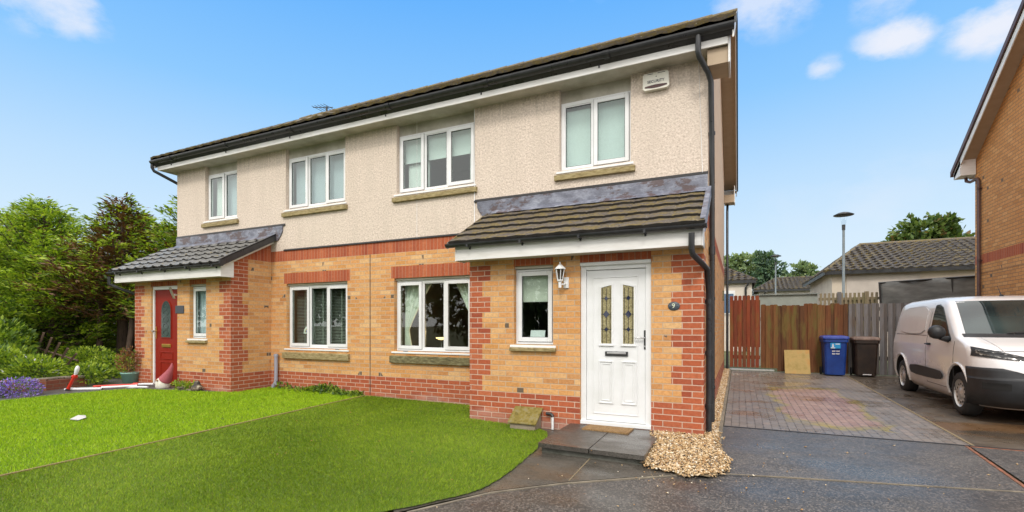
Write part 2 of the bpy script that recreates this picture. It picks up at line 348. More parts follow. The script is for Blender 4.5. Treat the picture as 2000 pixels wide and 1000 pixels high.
mb = MB(); xs = [-400, -120, -60, -35, -25, -18, -12, -6, -2.2, 0, 3, 8, 14, 40, 100, 400]; ys = [-400, -100, -30, -10, 0, 3, 5, 7, 9, 12, 16.5, 30, 60, 120, 400]
for i in range(len(xs) - 1):
    for j in range(len(ys) - 1):
        q = [(xs[i], ys[j]), (xs[i + 1], ys[j]), (xs[i + 1], ys[j + 1]), (xs[i], ys[j + 1])]
        mb.face([(x, y, (GR(x, y) if x > -2.5 else GL(x, y) - .05) - .04) for x, y in q])
mb.build('ground', m_earth)['kind'] = 'structure'
def wetfn(pal, speck, wet_lo, wet_hi, wetscale=.55, bumpd=.004, sp=.6, spscale=130, coat=.0):
    def fn(g, p, t):
        o = t.outputs['Object']; n1 = g.noise(o, 2.2, 5, .6)
        c = g.ramp(n1, [(.3, pal[0]), (.7, pal[1])])
        v = g.vor(o, spscale, out=1); vv = g.sep(v)[0]
        c = g.mix(g.math('MULTIPLY', g.math('GREATER_THAN', vv, .80), sp), c, speck)
        c = g.mix(g.math('MULTIPLY', g.math('LESS_THAN', vv, .25), .6), c, tuple(x * .35 for x in pal[0]))
        lf = g.math('MULTIPLY', g.math('GREATER_THAN', g.sep(g.vor(o, 21, out=1))[1], .955), g.math('LESS_THAN', g.vor(o, 21), .16))
        c = g.mix(g.math('MULTIPLY', lf, .7), c, (.26, .14, .055))
        wt = g.ramp(g.noise(g.mapping(o, (.8, 1.25, 1)), wetscale, 5, .6), [(.40, 0.), (.62, 1.)])
        g.setin(S(p, 'Base Color'), g.mix(g.math('MULTIPLY', wt, .35), c, g.mix(1, c, (.55, .55, .58), 'MULTIPLY')))
        g.setin(S(p, 'Roughness'), g.ramp(wt, [(0, wet_hi), (1, wet_lo)])); S(p, 'Specular IOR Level').default_value = .6
        b = g.new('ShaderNodeBump'); g.setin(b.inputs['Height'], g.math('ADD', g.noise(o, 90, 3, .6), g.math('MULTIPLY', vv, .6))); b.inputs['Distance'].default_value = bumpd
        g.setin(b.inputs['Strength'], g.ramp(wt, [(0, .8), (1, .18)])); g.link(b.outputs[0], S(p, 'Normal'))
    return fn
m_tarmac = material('wet_tarmac', wetfn([(.060, .056, .052), (.105, .098, .090)], (.24, .20, .17), .24, .5, .8, .003, .6, 85))
m_tarmac2 = material('road_tarmac', wetfn([(.046, .043, .040), (.085, .079, .073)], (.22, .185, .16), .25, .55, .8, .003, .6, 85))
m_concrete = material('wet_concrete', wetfn([(.062, .054, .042), (.115, .10, .082)], (.18, .16, .13), .2, .6, 1.4, .003, .3), )
# main road sheet (front), then private tarmac strip
road = poly_sheet('road', [(-30, -30), (40, -30), (40, 5.9), (2.3, 5.60), (1.2, 5.36), (.35, 5.18), (-.06, 5.08), (-.5, 4.86), (-.925, 4.55), (-1.45, 4.17), (-1.94, 3.70), (-2.34, 3.05), (-3.1, 2.2), (-4.3, 1.35), (-6.2, .5), (-9, .1), (-14, .0), (-30, .3)], lambda x, y: GR(x, y) - .004, m_tarmac2, step=2)
drive = poly_sheet('forecourt', [(-.19, 5.0), (.35, 5.21), (1.2, 5.39), (2.25, 5.62), (2.35, 7.27), (-.24, 7.27), (-.24, 5.9), (-.6, 5.9), (-.6, 4.83)], lambda x, y: GR(x, y), m_tarmac, step=1)
drive2 = poly_sheet('shared_forecourt', [(2.30, 5.62), (14, 6.5), (14, 7.27), (2.40, 7.27)], lambda x, y: GR(x, y), m_tarmac2, step=1)
mbk = MB()
def strip(mb, pts, wd, z0, h, m=0):
    for (x0, y0), (x1, y1) in zip(pts[:-1], pts[1:]):
        dx, dy = x1 - x0, y1 - y0; L = math.hypot(dx, dy); nx, ny = -dy / L * wd / 2, dx / L * wd / 2
        za, zb = GR(x0, y0) + z0 + h, GR(x1, y1) + z0 + h
        t = [(x0 - nx, y0 - ny, za), (x1 - nx, y1 - ny, zb), (x1 + nx, y1 + ny, zb), (x0 + nx, y0 + ny, za)]
        mb.prism([(p[0], p[1], p[2] - h - .05) for p in t], (0, 0, h + .05), m)
m_edging = material('edging_concrete', lambda g, p, t: g.setin(S(p, 'Base Color'), g.ramp(g.noise(t.outputs['Object'], 6, 5, .65), [(.3, (.12, .10, .075)), (.7, (.27, .23, .17))])), rough=.8)
k = MB(); strip(k, [(-2.34, 3.08), (-1.94, 3.73), (-1.45, 4.20), (-.925, 4.585), (-.5, 4.88), (-.06, 5.10), (.35, 5.195), (1.2, 5.375)], .022, -.004, .007)
k.build('kerb_edging', m_edging)['kind'] = 'structure'
k = MB(); strip(k, [(1.2, 5.375), (2.3, 5.61), (5, 5.75), (9, 6.1)], .018, -.004, .006); k.build('road_joint', m_edging)['kind'] = 'structure'
k = MB(); strip(k, [(-.215, 5.75), (-.225, 7.25), (-.225, 14.85)], .055, 0, .045); k.build('kerb', m_edging)['kind'] = 'structure'
m_dkjoint = material('drain_channel', base=(.018, .018, .02), rough=.5)
k = MB(); strip(k, [(-.19, 7.29), (3, 7.29), (12, 7.29)], .04, 0, .006); k.build('drainage_channel', m_dkjoint)['kind'] = 'structure'
m_orange = material('orange_joint', lambda g, p, t: g.setin(S(p, 'Base Color'), g.ramp(g.noise(t.outputs['Object'], 9, 4, .65), [(.35, (.10, .06, .04)), (.6, (.30, .11, .055))])), rough=.7)
k = MB(); strip(k, [(2.36, 7.26), (2.25, 5.62)], .03, 0, .006); strip(k, [(2.39, 7.25), (9, 7.25)], .018, 0, .005); k.build('boundary_joint', m_orange)['kind'] = 'structure'
def paving_fn(g, p, t):
    o = t.outputs['Object']; s = g.sep(o); cmb = g.new('ShaderNodeCombineXYZ'); g.link(s[1], cmb.inputs[0]); g.link(s[0], cmb.inputs[1])
    b = g.new('ShaderNodeTexBrick', offset=.5, offset_frequency=2); b.inputs['Scale'].default_value = 1; b.inputs['Brick Width'].default_value = .2; b.inputs['Row Height'].default_value = .1
    b.inputs['Mortar Size'].default_value = .0035; b.inputs['Mortar Smooth'].default_value = .2; b.inputs['Color1'].default_value = (0, 0, 0, 1); b.inputs['Color2'].default_value = (1, 1, 1, 1); b.inputs['Bias'].default_value = 0; g.link(cmb.outputs[0], b.inputs['Vector'])
    c = g.ramp(b.outputs['Color'], [(0, (.17, .14, .115)), (.35, (.21, .175, .148)), (.7, (.19, .168, .15)), (1, (.25, .20, .165))])
    # washed patch: distorted box
    nx = g.math('MULTIPLY_ADD', g.noise(o, 1.3, 5, .65), .9, -.45); ny = g.math('MULTIPLY_ADD', g.noise(g.mapping(o, (1, 1, 1), (9, 4, 0)), 1.1, 5, .65), 2.0, -1.0)
    ax = g.math('SUBTRACT', 1, g.math('DIVIDE', g.math('ABSOLUTE', g.math('ADD', g.math('SUBTRACT', s[0], 1.22), nx)), .66)); ay = g.math('SUBTRACT', 1, g.math('DIVIDE', g.math('ABSOLUTE', g.math('ADD', g.math('SUBTRACT', s[1], 9.9), ny)), 2.2))
    bx = g.math('MINIMUM', ax, ay); patch = g.ramp(bx, [(.08, 0.), (.20, 1.)]); ring = g.ramp(bx, [(-.0, 0.), (.06, 1.), (.12, 1.), (.24, 0.)])
    c = g.mix(g.math('MULTIPLY', patch, .7), c, g.mix(b.outputs['Color'], (.32, .175, .135), (.40, .25, .20)))
    low = g.math('ADD', g.ramp(s[1], [(0, 0.), (1, 0.)]), g.ramp(g.noise(o, 1.6, 4, .6), [(.42, .25), (.6, 1.)]))
    c = g.mix(g.math('MULTIPLY', g.math('MULTIPLY', ring, low), .85, clamp=True), c, g.mix(g.noise(o, 9, 4, .6), (.20, .16, .02), (.42, .32, .04)))
    
    c = g.mix(b.outputs['Fac'], c, (.045, .038, .032))
    dots = g.math('MULTIPLY', g.math('LESS_THAN', g.math('PINGPONG', g.math('ADD', s[1], .0), .1), .014), g.math('LESS_THAN', g.math('PINGPONG', s[0], .05), .013))
    dots = g.math('MULTIPLY', dots, g.ramp(g.noise(o, 3, 3, .6), [(.45, 0.), (.55, 1.)])); c = g.mix(dots, c, (.02, .017, .015))
    wt = g.ramp(g.noise(g.mapping(o, (.9, 1.5, 1)), .75, 5, .6), [(.45, 0.), (.62, 1.)])
    g.setin(S(p, 'Base Color'), c); g.setin(S(p, 'Roughness'), g.ramp(wt, [(0, .5), (1, .14)])); S(p, 'Specular IOR Level').default_value = .55
    h = g.math('SUBTRACT', g.math('MULTIPLY', g.noise(o, 70, 3, .6), .4), b.outputs['Fac']); bb = g.bump(h, .5, .005); g.link(g.bump(g.noise(o, 3, 2, .5), .2, .02, bb), S(p, 'Normal'))
m_paving = material('block_paving', paving_fn)
sheet('driveway', rect_rows(-.19, 2.42, 7.31, 14.95, 2, 4), lambda x, y: GR(x, y) + .002, m_paving)
def fn_brown(g, p, t):
    o = t.outputs['Object']; c = g.ramp(g.noise(o, 1.4, 6, .65), [(.3, (.055, .045, .035)), (.5, (.10, .078, .058)), (.7, (.145, .115, .085))])
    s = g.sep(o); pd = g.ramp(g.math('ADD', g.math('MULTIPLY', g.noise(g.mapping(o, (1, 2.2, 1)), 1.1, 4, .6), 1.2), g.math('MULTIPLY', g.math('ABSOLUTE', g.math('SUBTRACT', s[1], 8.6)), -.5)), [(.35, 0.), (.5, 1.)])
    c = g.mix(g.math('MULTIPLY', pd, .6), c, (.17, .085, .03))
    g.setin(S(p, 'Base Color'), c); g.setin(S(p, 'Roughness'), g.ramp(g.noise(o, .9, 4, .6), [(.4, .55), (.6, .18)])); g.link(g.bump(g.noise(o, 60, 3, .6), .4, .005), S(p, 'Normal'))
m_brown = material('neighbour_concrete', fn_brown)
sheet('neighbour_driveway', rect_rows(2.46, 5.14, 7.31, 14.95, 2, 4), lambda x, y: GR(x, y) + .001, m_brown)
m_pale = material('pale_joint', base=(.22, .17, .10), rough=.9)
k = MB(); strip(k, [(2.44, 7.31), (2.44, 14.9)], .03, 0, .006); k.build('driveway_joint', m_pale)['kind'] = 'structure'
# path slab in front of the step
PATH = [(-2.42, 3.02), (-2.2, 3.38), (-1.94, 3.76), (-1.45, 4.23), (-.925, 4.61), (-.5, 4.9), (-.5, 6.17), (-2.75, 6.17), (-2.45, 5.5), (-2.5, 4.6), (-2.9, 3.6)]
poly_sheet('path', PATH, lambda x, y: GR(x, y) + .003, m_concrete, step=.5)
k = MB(); strip(k, [(-1.44, 5.05), (-1.42, 4.28)], .010, .003, .004); k.build('path_joint', m_pale)['kind'] = 'structure'
# lawns: soil sheet + blades
TURF = [(-6.27, 7.05), (-6.18, 4.2), (-6.12, 1.0), (-6.1, .65), (-4.3, 1.45), (-3.1, 2.3), (-2.42, 3.08), (-2.2, 3.42), (-2.02, 3.75), (-2.02, 4.3), (-2.08, 5.0), (-2.12, 5.5), (-2.32, 6.16), (-3.60, 6.16), (-3.60, 7.05)]
LAWN = [(-6.31, 7.05), (-6.22, 4.2), (-6.16, .65), (-9, .2), (-15, .3), (-13.4, 2.2), (-12.1, 3.2), (-11.5, 3.75), (-11.42, 4.6), (-11.25, 5.25), (-11.0, 5.62), (-10.2, 5.85), (-9.3, 6.05), (-8.8, 6.3), (-8.8, 7.05)]
def smooth_open(p, it=2):
    for _ in range(it):
        q = [p[0]]
        for a, b in zip(p[:-1], p[1:]): q += [(a[0] * .75 + b[0] * .25, a[1] * .75 + b[1] * .25), (a[0] * .25 + b[0] * .75, a[1] * .25 + b[1] * .75)]
        p = q + [p[-1]]
    return p
rj = random.Random(3)
TURF = TURF[:3] + [(x + rj.uniform(-.008, .008), y + rj.uniform(-.008, .008)) for x, y in smooth_open(TURF[3:14], 3)] + TURF[14:]
def fn_turfsoil(c0, c1):
    return lambda g, p, t: g.setin(S(p, 'Base Color'), g.mix(g.noise(t.outputs['Object'], 8, 5, .7), c0, c1))
m_turfb = material('turf_backing', fn_turfsoil((.06, .10, .006), (.10, .15, .01)), rough=.9)
m_soil = material('lawn_soil', fn_turfsoil((.055, .10, .006), (.10, .16, .01)), rough=.95)
def ztf(x, y):
    e = max(0, min(1, (x + 3.6) / .75)); return GL(x, y) * (1 - e) + (GR(x, y) + .012) * e
poly_sheet('turf_base', TURF, ztf, m_turfb, step=.4); poly_sheet('lawn_soil', LAWN, GL, m_soil, step=.5)
def inpoly(P, poly):
    x, y = P[:, 0], P[:, 1]; r = np.zeros(len(P), bool); n = len(poly); j = n - 1
    for i in range(n):
        xi, yi = poly[i]; xj, yj = poly[j]
        cnd = ((yi > y) != (yj > y)) & (x < (xj - xi) * (y - yi) / (yj - yi + 1e-12) + xi); r ^= cnd; j = i
    return r
def blades(name, poly, n, h, wd, lean, mats, zf, label, near=0.0, probs=None, flow=0):
    xs = [p[0] for p in poly]; ys = [p[1] for p in poly]; P = []; tot = 0
    while tot < n:
        q = np.stack([RNG.uniform(min(xs), max(xs), n), RNG.uniform(min(ys), max(ys), n)], 1); q = q[inpoly(q, poly)]
        d = np.hypot(q[:, 0], q[:, 1]); keep = RNG.uniform(0, 1, len(q)) < np.minimum(1, (3.2 / d) ** near); q = q[keep]; P.append(q); tot += len(q)
    P = np.concatenate(P)[:n]; d = np.hypot(P[:, 0], P[:, 1]); sc = np.clip(d / 5, .8, 2.2)
    zf_ = np.vectorize(zf); z = zf_(P[:, 0], P[:, 1]); a = RNG.uniform(0, 2 * np.pi, n); ln = RNG.normal(0, lean, (n, 2)); hh = h * RNG.uniform(.55, 1.25, n)
    if flow: ln[:, 0] += flow * np.sin(P[:, 1] * 2.1 + np.sin(P[:, 0] * 1.3) * 1.4); ln[:, 1] += flow * np.cos(P[:, 0] * 1.7 + P[:, 1])
    dx, dy = np.cos(a) * wd * sc * .5, np.sin(a) * wd * sc * .5
    V = np.empty((n, 3, 3)); V[:, 0] = np.stack([P[:, 0] - dx, P[:, 1] - dy, z - .004], 1); V[:, 1] = np.stack([P[:, 0] + dx, P[:, 1] + dy, z - .004], 1)
    V[:, 2] = np.stack([P[:, 0] + ln[:, 0] * hh, P[:, 1] + ln[:, 1] * hh, z + hh], 1)
    mi = RNG.choice(len(mats), n, p=probs)
    o = np_mesh(name, V.reshape(-1, 3), np.arange(3 * n).reshape(-1, 3), mats, mi=mi); tag(o, label, 'grass', kind='stuff'); return o
def bladem(name, a, b):
    def fn(g, p, t):
        o = t.outputs['Object']; c = g.mix(g.ramp(g.math('ADD', g.math('MULTIPLY', g.noise(o, 1.3, 4, .6), .55), g.math('MULTIPLY', g.noise(g.mapping(o, (1, 1.6, 1), (0, 0, 0), (0, 0, .5)), 8, 4, .65), .45)), [(.38, 0.), (.62, 1.)]), a, b); g.setin(S(p, 'Base Color'), c)
    return material(name, fn, rough=.55, spec=.25)
LM = [bladem('grass_lime', (.27, .45, .006), (.37, .54, .008)), bladem('grass_green', (.21, .38, .006), (.28, .44, .008)), bladem('grass_straw', (.40, .42, .05), (.30, .38, .03))]
TM = [bladem('turf_green', (.125, .225, .006), (.215, .325, .010)), bladem('turf_dark', (.10, .18, .006), (.14, .22, .008)), bladem('turf_light', (.26, .36, .012), (.33, .43, .018)), bladem('turf_tan', (.20, .15, .05), (.24, .2, .06))]
blades('lawn_grass', LAWN, 260000, .028, .004, .5, LM, GL, 'bright lime green living lawn in front of the left house', .8, [.52, .42, .06])
blades('artificial_turf', TURF, 330000, .022, .0038, .6, TM, ztf, 'darker green artificial turf in front of the right house', 1.1, [.55, .24, .17, .04], .35)
m_timber_edge = material('timber_edging', fn_turfsoil((.17, .11, .045), (.34, .24, .11)), rough=.9)
k = MB()
pts = [(-6.29, 7.0), (-6.25, 5.6), (-6.20, 4.2), (-6.17, 3.0), (-6.14, .7)]
for (x0, y0), (x1, y1) in zip(pts[:-1], pts[1:]):
    za, zb = GL(x0, y0) + .010, GL(x1, y1) + .010; k.prism([(x0 - .014, y0, za - .08), (x1 - .014, y1, zb - .08), (x1 + .014, y1, zb - .08), (x0 + .014, y0, za - .08)], (0, 0, .085))
tag(k.build('lawn_edging', m_timber_edge), 'thin timber edging between the lime lawn and the artificial turf', 'edging')
# left path of grey slabs beside lawn and to the red door
m_slab = material('grey_slab', wetfn([(.075, .07, .062), (.12, .11, .10)], (.2, .18, .16), .35, .75, 1.2, .003, .25))
poly_sheet('garden_path', [(-16, .5), (-13.6, 2.2), (-12.2, 3.2), (-11.55, 3.75), (-11.45, 4.6), (-11.28, 5.25), (-11.02, 5.62), (-10.2, 5.87), (-9.3, 6.07), (-9.2, 6.17), (-12.4, 6.17), (-12.4, 7.4), (-13.6, 7.4), (-13.4, 6.2), (-12.75, 5.3), (-12.3, 4.4), (-13.2, 3.6), (-16.4, 1.6)], lambda x, y: GL(x, y) + .004, m_slab, step=.6)

# ================================================================== HOUSES
Y0, YP, YB = 7.07, 6.18, 14.85          # main wall, porch wall, rear wall
ZE, SL = 5.255, .592                     # tile edge height, roof slope
YE = 6.70; YR = 10.95; ZR = ZE + SL * (YR - YE)
ZU = 2.915
def clip(poly, a, b, c):                # keep a*u+b*v <= c
    out = []
    for i in range(len(poly)):
        p, q = poly[i], poly[(i + 1) % len(poly)]; fp = a * p[0] + b * p[1] - c; fq = a * q[0] + b * q[1] - c
        if fp <= 0: out.append(p)
        if (fp < 0 < fq) or (fq < 0 < fp): t = fp / (fp - fq); out.append((p[0] + (q[0] - p[0]) * t, p[1] + (q[1] - p[1]) * t))
    return out
def wall(mb, us, zs, zone, place, clips=(), uoff=0):
    us = sorted(set(round(u, 4) for u in us)); zs = sorted(set(round(z, 4) for z in zs))
    for i in range(len(us) - 1):
        for j in range(len(zs) - 1):
            m = zone((us[i] + us[i + 1]) / 2, (zs[j] + zs[j + 1]) / 2)
            if m is None: continue
            q = [(us[i], zs[j]), (us[i + 1], zs[j]), (us[i + 1], zs[j + 1]), (us[i], zs[j + 1])]
            for cl in clips: q = clip(q, *cl) if len(q) > 2 else q
            if len(q) < 3: continue
            if isinstance(m, tuple): m, zo = m
            else: zo = 0
            mb.face([place(u, z) for u, z in q], m, [(u + uoff, z - zo) for u, z in q])
def reveal(mb, x0, x1, z0, z1, y, d, ms, bottom=True):
    mb.face([(x0, y, z0), (x0, y + d, z0), (x0, y + d, z1), (x0, y, z1)], ms, [(0, z0), (d, z0), (d, z1), (0, z1)])
    mb.face([(x1, y, z0), (x1, y + d, z0), (x1, y + d, z1), (x1, y, z1)], ms, [(0, z0), (d, z0), (d, z1), (0, z1)])
    mb.face([(x0, y, z1), (x1, y, z1), (x1, y + d, z1), (x0, y + d, z1)], ms, [(x0, 0), (x1, 0), (x1, d), (x0, d)])
    if bottom: mb.face([(x0, y, z0), (x1, y, z0), (x1, y + d, z0), (x0, y + d, z0)], ms, [(x0, 0), (x1, 0), (x1, d), (x0, d)])
def roof_tiles(mb, p0, ux, L, us, W, course=.32, per=.30, amp=.014, th=.022, step=.05, jit=.004, m=0, edge=1):
    """courses of rolled tiles: p0 eave corner, ux unit along eave, us unit up the slope"""
    p0, ux, us = Vector(p0), Vector(ux).normalized(), Vector(us).normalized(); nrm = ux.cross(us).normalized()
    if nrm.z < 0: nrm = -nrm
    nc = max(1, round(W / course)); c = W / nc; n = max(2, int(L / step)); rr = random.Random(5)
    for k in range(nc):
        vs = []; s0, s1 = k * c - .02, (k + 1) * c + .012; ph = 0
        tj = [rr.uniform(-jit, jit) for _ in range(int(L / per) + 3)]
        for i in range(n + 1):
            x = L * i / n; u = (x + ph) / per; fr = u - math.floor(u); r = amp * max(0, math.cos((fr - .5) * 2 * math.pi * 1.15)) if abs(fr - .5) < .22 else (.0 if .06 < fr < .94 else -.006)
            j = tj[int(u) % len(tj)]
            lo = p0 + ux * x + us * (s0 + j); hi = p0 + ux * x + us * s1
            vs += [lo + nrm * (r + .004), lo + nrm * (th + r + .012), hi + nrm * (r * .9 + .008)]
        fs = []
        for i in range(n): a = 3 * i; b = a + 3; fs += [(a, b, b + 1, a + 1), (a + 1, b + 1, b + 2, a + 2)]
        mb.mesh(vs, fs[0::2], edge); mb.mesh(vs, fs[1::2], m)
def half_gutter(mb, x0, x1, y, z, r=.056, m=0):      # open half round gutter with thickness; y,z centre of the lip line
    n = 10; t = .005
    outer = [(y + r * math.cos(math.pi + math.pi * i / n), z + r * math.sin(math.pi + math.pi * i / n)) for i in range(n + 1)]
    inner = [(y + (r - t) * math.cos(math.pi + math.pi * i / n), z + (r - t) * math.sin(math.pi + math.pi * i / n)) for i in range(n + 1)][::-1]
    ring = outer + inner
    mb.prism([(x0, a, b) for a, b in ring], (x1 - x0, 0, 0), m)
    for xe in (x0, x1): mb.prism([(xe - .004, a, b) for a, b in outer], (.008, 0, 0), m)
def window(parent, x0, x1, z0, z1, y, lights, stone=None, stone_m=None, fw=.055, cill=True, name='window'):
    """lights: list of (fraction, opening?)"""
    mb = MB(); yf, yb = y, y + .07
    def fr(mb, a, b, c, d, t, f, g_):
        mb.box((a, f, c), (a + t, g_, d)); mb.box((b - t, f, c), (b, g_, d)); mb.box((a + t, f, c), (b - t, g_, c + t)); mb.box((a + t, f, d - t), (b - t, g_, d))
    fr(mb, x0, x1, z0, z1, fw, yf, yb)
    xs = [x0]; tot = sum(l[0] for l in lights)
    for l in lights: xs.append(xs[-1] + (x1 - x0) * l[0] / tot)
    for x in xs[1:-1]: mb.box((x - .028, yf, z0 + fw), (x + .028, yb, z1 - fw))
    w_ = mb.build(name, m_pvc, parent, bevel=.004)
    pn = MB(); sa = MB(); bead = MB(); gk = MB()
    for i, l in enumerate(lights):
        a, b = xs[i] + (.028 if i else fw) , xs[i + 1] - (.028 if i < len(lights) - 1 else fw); c, d = z0 + fw, z1 - fw
        if l[1]:
            e = .022; sb = MB(); fr(sb, a - e, b + e, c - e, d + e, .060, yf - .018, yf + .03); sb.build('sash', m_pvc, w_, bevel=.006)
            pn.box((a - e + .055, yf + .004, c - e + .055), (b + e - .055, yf + .010, d + e - .055)); fr(gk, a - e + .0601, b + e - .0601, c - e + .0601, d + e - .0601, .006, yf - .006, yf + .003); fr(gk, a - e - .005, b + e + .005, c - e - .005, d + e + .005, .0048, yf - .004, yf - .0005)
        else:
            fr(bead, a, b, c, d, .014, yf + .012, yf + .035); fr(gk, a + .0141, b - .0141, c + .0141, d - .0141, .006, yf + .014, yf + .025); pn.box((a + .006, yf + .026, c + .006), (b - .006, yf + .032, d - .006))
    if bead.v: bead.build('glazing_bead', m_pvc, w_)
    gk.build('gasket', m_dkjoint, w_)
    pn.build('pane', m_glass, w_)
    if cill:
        s = MB(); s.prism([(x0 - .055, y + .03, z0 - .002), (x0 - .055, y - .085, z0 - .016), (x0 - .055, y - .092, z0 - .020), (x0 - .055, y - .092, z0 - .046), (x0 - .055, y + .03, z0 - .046)], (x1 - x0 + .10, 0, 0)); s.build('window_sill', m_pvc, w_, bevel=.003)
    if stone:
        za, zb, ex, pr, yw = stone; s = MB(); s.prism([(x0 - ex, yw + .05, zb), (x0 - ex, yw - pr, zb - .022), (x0 - ex, yw - pr, za), (x0 - ex, yw + .05, za)], (x1 - x0 + 2 * ex, 0, 0)); s.build('stone_sill', stone_m or m_stone, w_, bevel=.005)
    return w_

GL0 = -.12
def build_house(left):
    mx = (lambda x: -12.42 - x) if left else (lambda x: x)
    h = empty('semi_detached_house', 'left half of the brick and beige roughcast semi, with the red front door' if left else 'right half of the brick and beige roughcast semi, with the white front door', 'house', (mx(-3.3), Y0, 0), group='two halves of the semi detached pair')
    inv = Matrix.Translation(-h.location)
    parts = []
    def P(o): return o
    def B(mb, name, mats, parent=None, bevel=0):
        if name in ('fascia', 'soffit', 'verge_soffit', 'bargeboard', 'dry_verge', 'box_end', 'box_end_board', 'wall_vent', 'render_bead'): return split_build(mb, name, mats, h, bevel)
        o = mb.build(name, mats, parent if parent is not None else h, bevel)
        return o
    xl, xr = -6.21, -.38
    # openings in right-house coordinates
    W2 = (-5.655, -4.05, .93, 2.235); UR = (-2.50, -1.416, 3.755, 5.0); UM = (-5.60, -4.0, 3.755, 5.0)
    PW = (-2.86, -2.275, 1.13, 2.215); DR = (-1.899, -.987, .10, 2.215)
    if left: W2 = (-5.655, -4.02, .93, 2.235); PW = (-2.83, -2.30, 1.13, 2.215)
    BF, RD, SO, RN = 0, 1, 2, 3; mats = [m_buff, m_red, m_sold, m_render, m_gable_r]
    us = [xl, xr] + [v for o in (W2, UR, UM) for v in o[:2]] + [-3.57, W2[0] - .07, W2[1] + .07]
    zs = [GL0, .45, 2.235, 2.45, 2.70, ZU, 5.02] + [v for o in (W2, UR, UM) for v in o[2:]]
    def inop(u, z, o): return o[0] < u < o[1] and o[2] < z < o[3]
    def z_main(u, z):
        if any(inop(u, z, o) for o in (W2, UR, UM)): return None
        if u > -3.57 and z < 2.4: return None
        if z > ZU: return RN
        if z > 2.70: return (SO, 2.66)
        if 2.235 < z < 2.45 and W2[0] - .07 < u < W2[1] + .07: return (SO, 2.19)
        return RD if z < .45 else BF
    wb = MB(); wall(wb, us, zs, z_main, lambda u, z: (mx(u), Y0, z))
    for o, mm in ((W2, BF), (UR, RN), (UM, RN)): reveal(wb, mx(o[0]), mx(o[1]), o[2] - (.08 if o is W2 else 0), o[3], Y0, .14, mm)
    # party-line and gable wall
    ysl = [Y0, YB]
    us = [YP, YP + .24, YP + .36, Y0, 9.5, YR, YB]; zs = [GL0, .45] + [.45 + .225 * i for i in range(1, 9)] + [2.70, ZU, 5.0, ZR]
    def z_side(u, z):
        if z < .45: return RD
        if u < Y0 and z > 2.45: return (SO, 2.66) if z > 2.7 else BF
        if z > ZU: return 4
        if z > 2.70: return (SO, 2.66)
        wd = .36 if int((z - .45) / .225) % 2 == 1 else .24
        if u < YP + wd and z < 2.4: return RD
        return BF
    bot = MB()
    pslope = .55
    def side(mbx, xx):
        wall(mbx, us, zs, z_side, lambda u, z: (mx(xx), u, z), clips=[(-SL, 1, ZE - .06 - SL * YE), (SL, 1, ZR - .06 + SL * YR)] , uoff=.0)
    sb = MB()
    # porch part of the side wall is clipped under its own roof
    u1 = [u for u in us if u <= Y0]; u2 = [u for u in us if u >= Y0]
    wall(sb, u1, zs, z_side, lambda u, z: (mx(xr), u, z), clips=[(-pslope, 1, 2.44 - pslope * 5.9)])
    wall(sb, u2, zs, z_side, lambda u, z: (mx(xr), u, z), clips=[(-SL, 1, ZE - .06 - SL * YE), (SL, 1, ZR - .06 + SL * YR)])
    wb.v += []; B(wb, 'front_wall', mats); B(sb, 'gable_wall', mats)
    rb = MB(); wall(rb, [xl, xr], [GL0, 2.7, 5.0], lambda u, z: BF if z < 2.7 else RN, lambda u, z: (mx(u), YB, z)); B(rb, 'rear_wall', mats)
    # porch front + inner side
    us = [-3.57, xr] + list(PW[:2]) + list(DR[:2]) + [-3.57 + .21, -3.57 + .34, xr - .25, xr - .37]; zs = [GL0, .45] + [.45 + .225 * i for i in range(1, 9)] + [DR[2], DR[3], PW[2], PW[3], 2.43]
    def z_p(u, z):
        if inop(u, z, PW) or (DR[0] < u < DR[1] and z < DR[3] and z > DR[2] - .001): return None
        if z < .45: return RD
        k = int((z - .45) / .225) % 2 == 1
        if u < -3.57 + (.34 if k else .21) and z < 2.3: return RD
        if u > xr - (.37 if k else .25) and z < 2.3: return RD
        if z > 2.215 and (PW[0] - .01 < u < PW[1] + .01 or DR[0] < u < DR[1]): return (SO, 2.2)
        return BF
    pb = MB(); wall(pb, us, zs, z_p, lambda u, z: (mx(u), YP, z), uoff=.06)
    reveal(pb, mx(PW[0]), mx(PW[1]), PW[2] - .08, PW[3], YP, .12, BF); reveal(pb, mx(DR[0]), mx(DR[1]), DR[2], DR[3], YP, .12, BF)
    us = [YP, YP + .24, YP + .36, Y0]; zs = [GL0, .45] + [.45 + .225 * i for i in range(1, 9)] + [2.70, ZU, 3.3]
    def z_ps(u, z):
        if z < .45: return RD
        k = int((z - .45) / .225) % 2 == 1
        if z > 2.7: return (SO, 2.66)
        return RD if u < YP + (.36 if k else .24) and z < 2.65 else BF
    wall(pb, us, zs, z_ps, lambda u, z: (mx(-3.57), u, z), clips=[(-pslope, 1, 2.44 - pslope * 5.9)], uoff=.075)
    B(pb, 'porch_wall', mats)
    # rooms behind the glass
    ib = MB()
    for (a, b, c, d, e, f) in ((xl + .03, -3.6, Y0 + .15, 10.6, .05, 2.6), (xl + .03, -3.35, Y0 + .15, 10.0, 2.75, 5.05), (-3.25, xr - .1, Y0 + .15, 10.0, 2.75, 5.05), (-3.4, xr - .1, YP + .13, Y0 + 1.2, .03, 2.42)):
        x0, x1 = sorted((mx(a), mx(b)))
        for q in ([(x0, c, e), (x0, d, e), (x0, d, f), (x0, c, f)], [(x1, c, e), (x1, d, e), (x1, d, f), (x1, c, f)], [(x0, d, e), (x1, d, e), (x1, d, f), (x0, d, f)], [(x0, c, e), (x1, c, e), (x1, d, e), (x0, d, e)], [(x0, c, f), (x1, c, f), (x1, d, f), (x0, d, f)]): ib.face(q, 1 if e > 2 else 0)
    B(ib, 'interior_wall', [m_room, m_roomup])
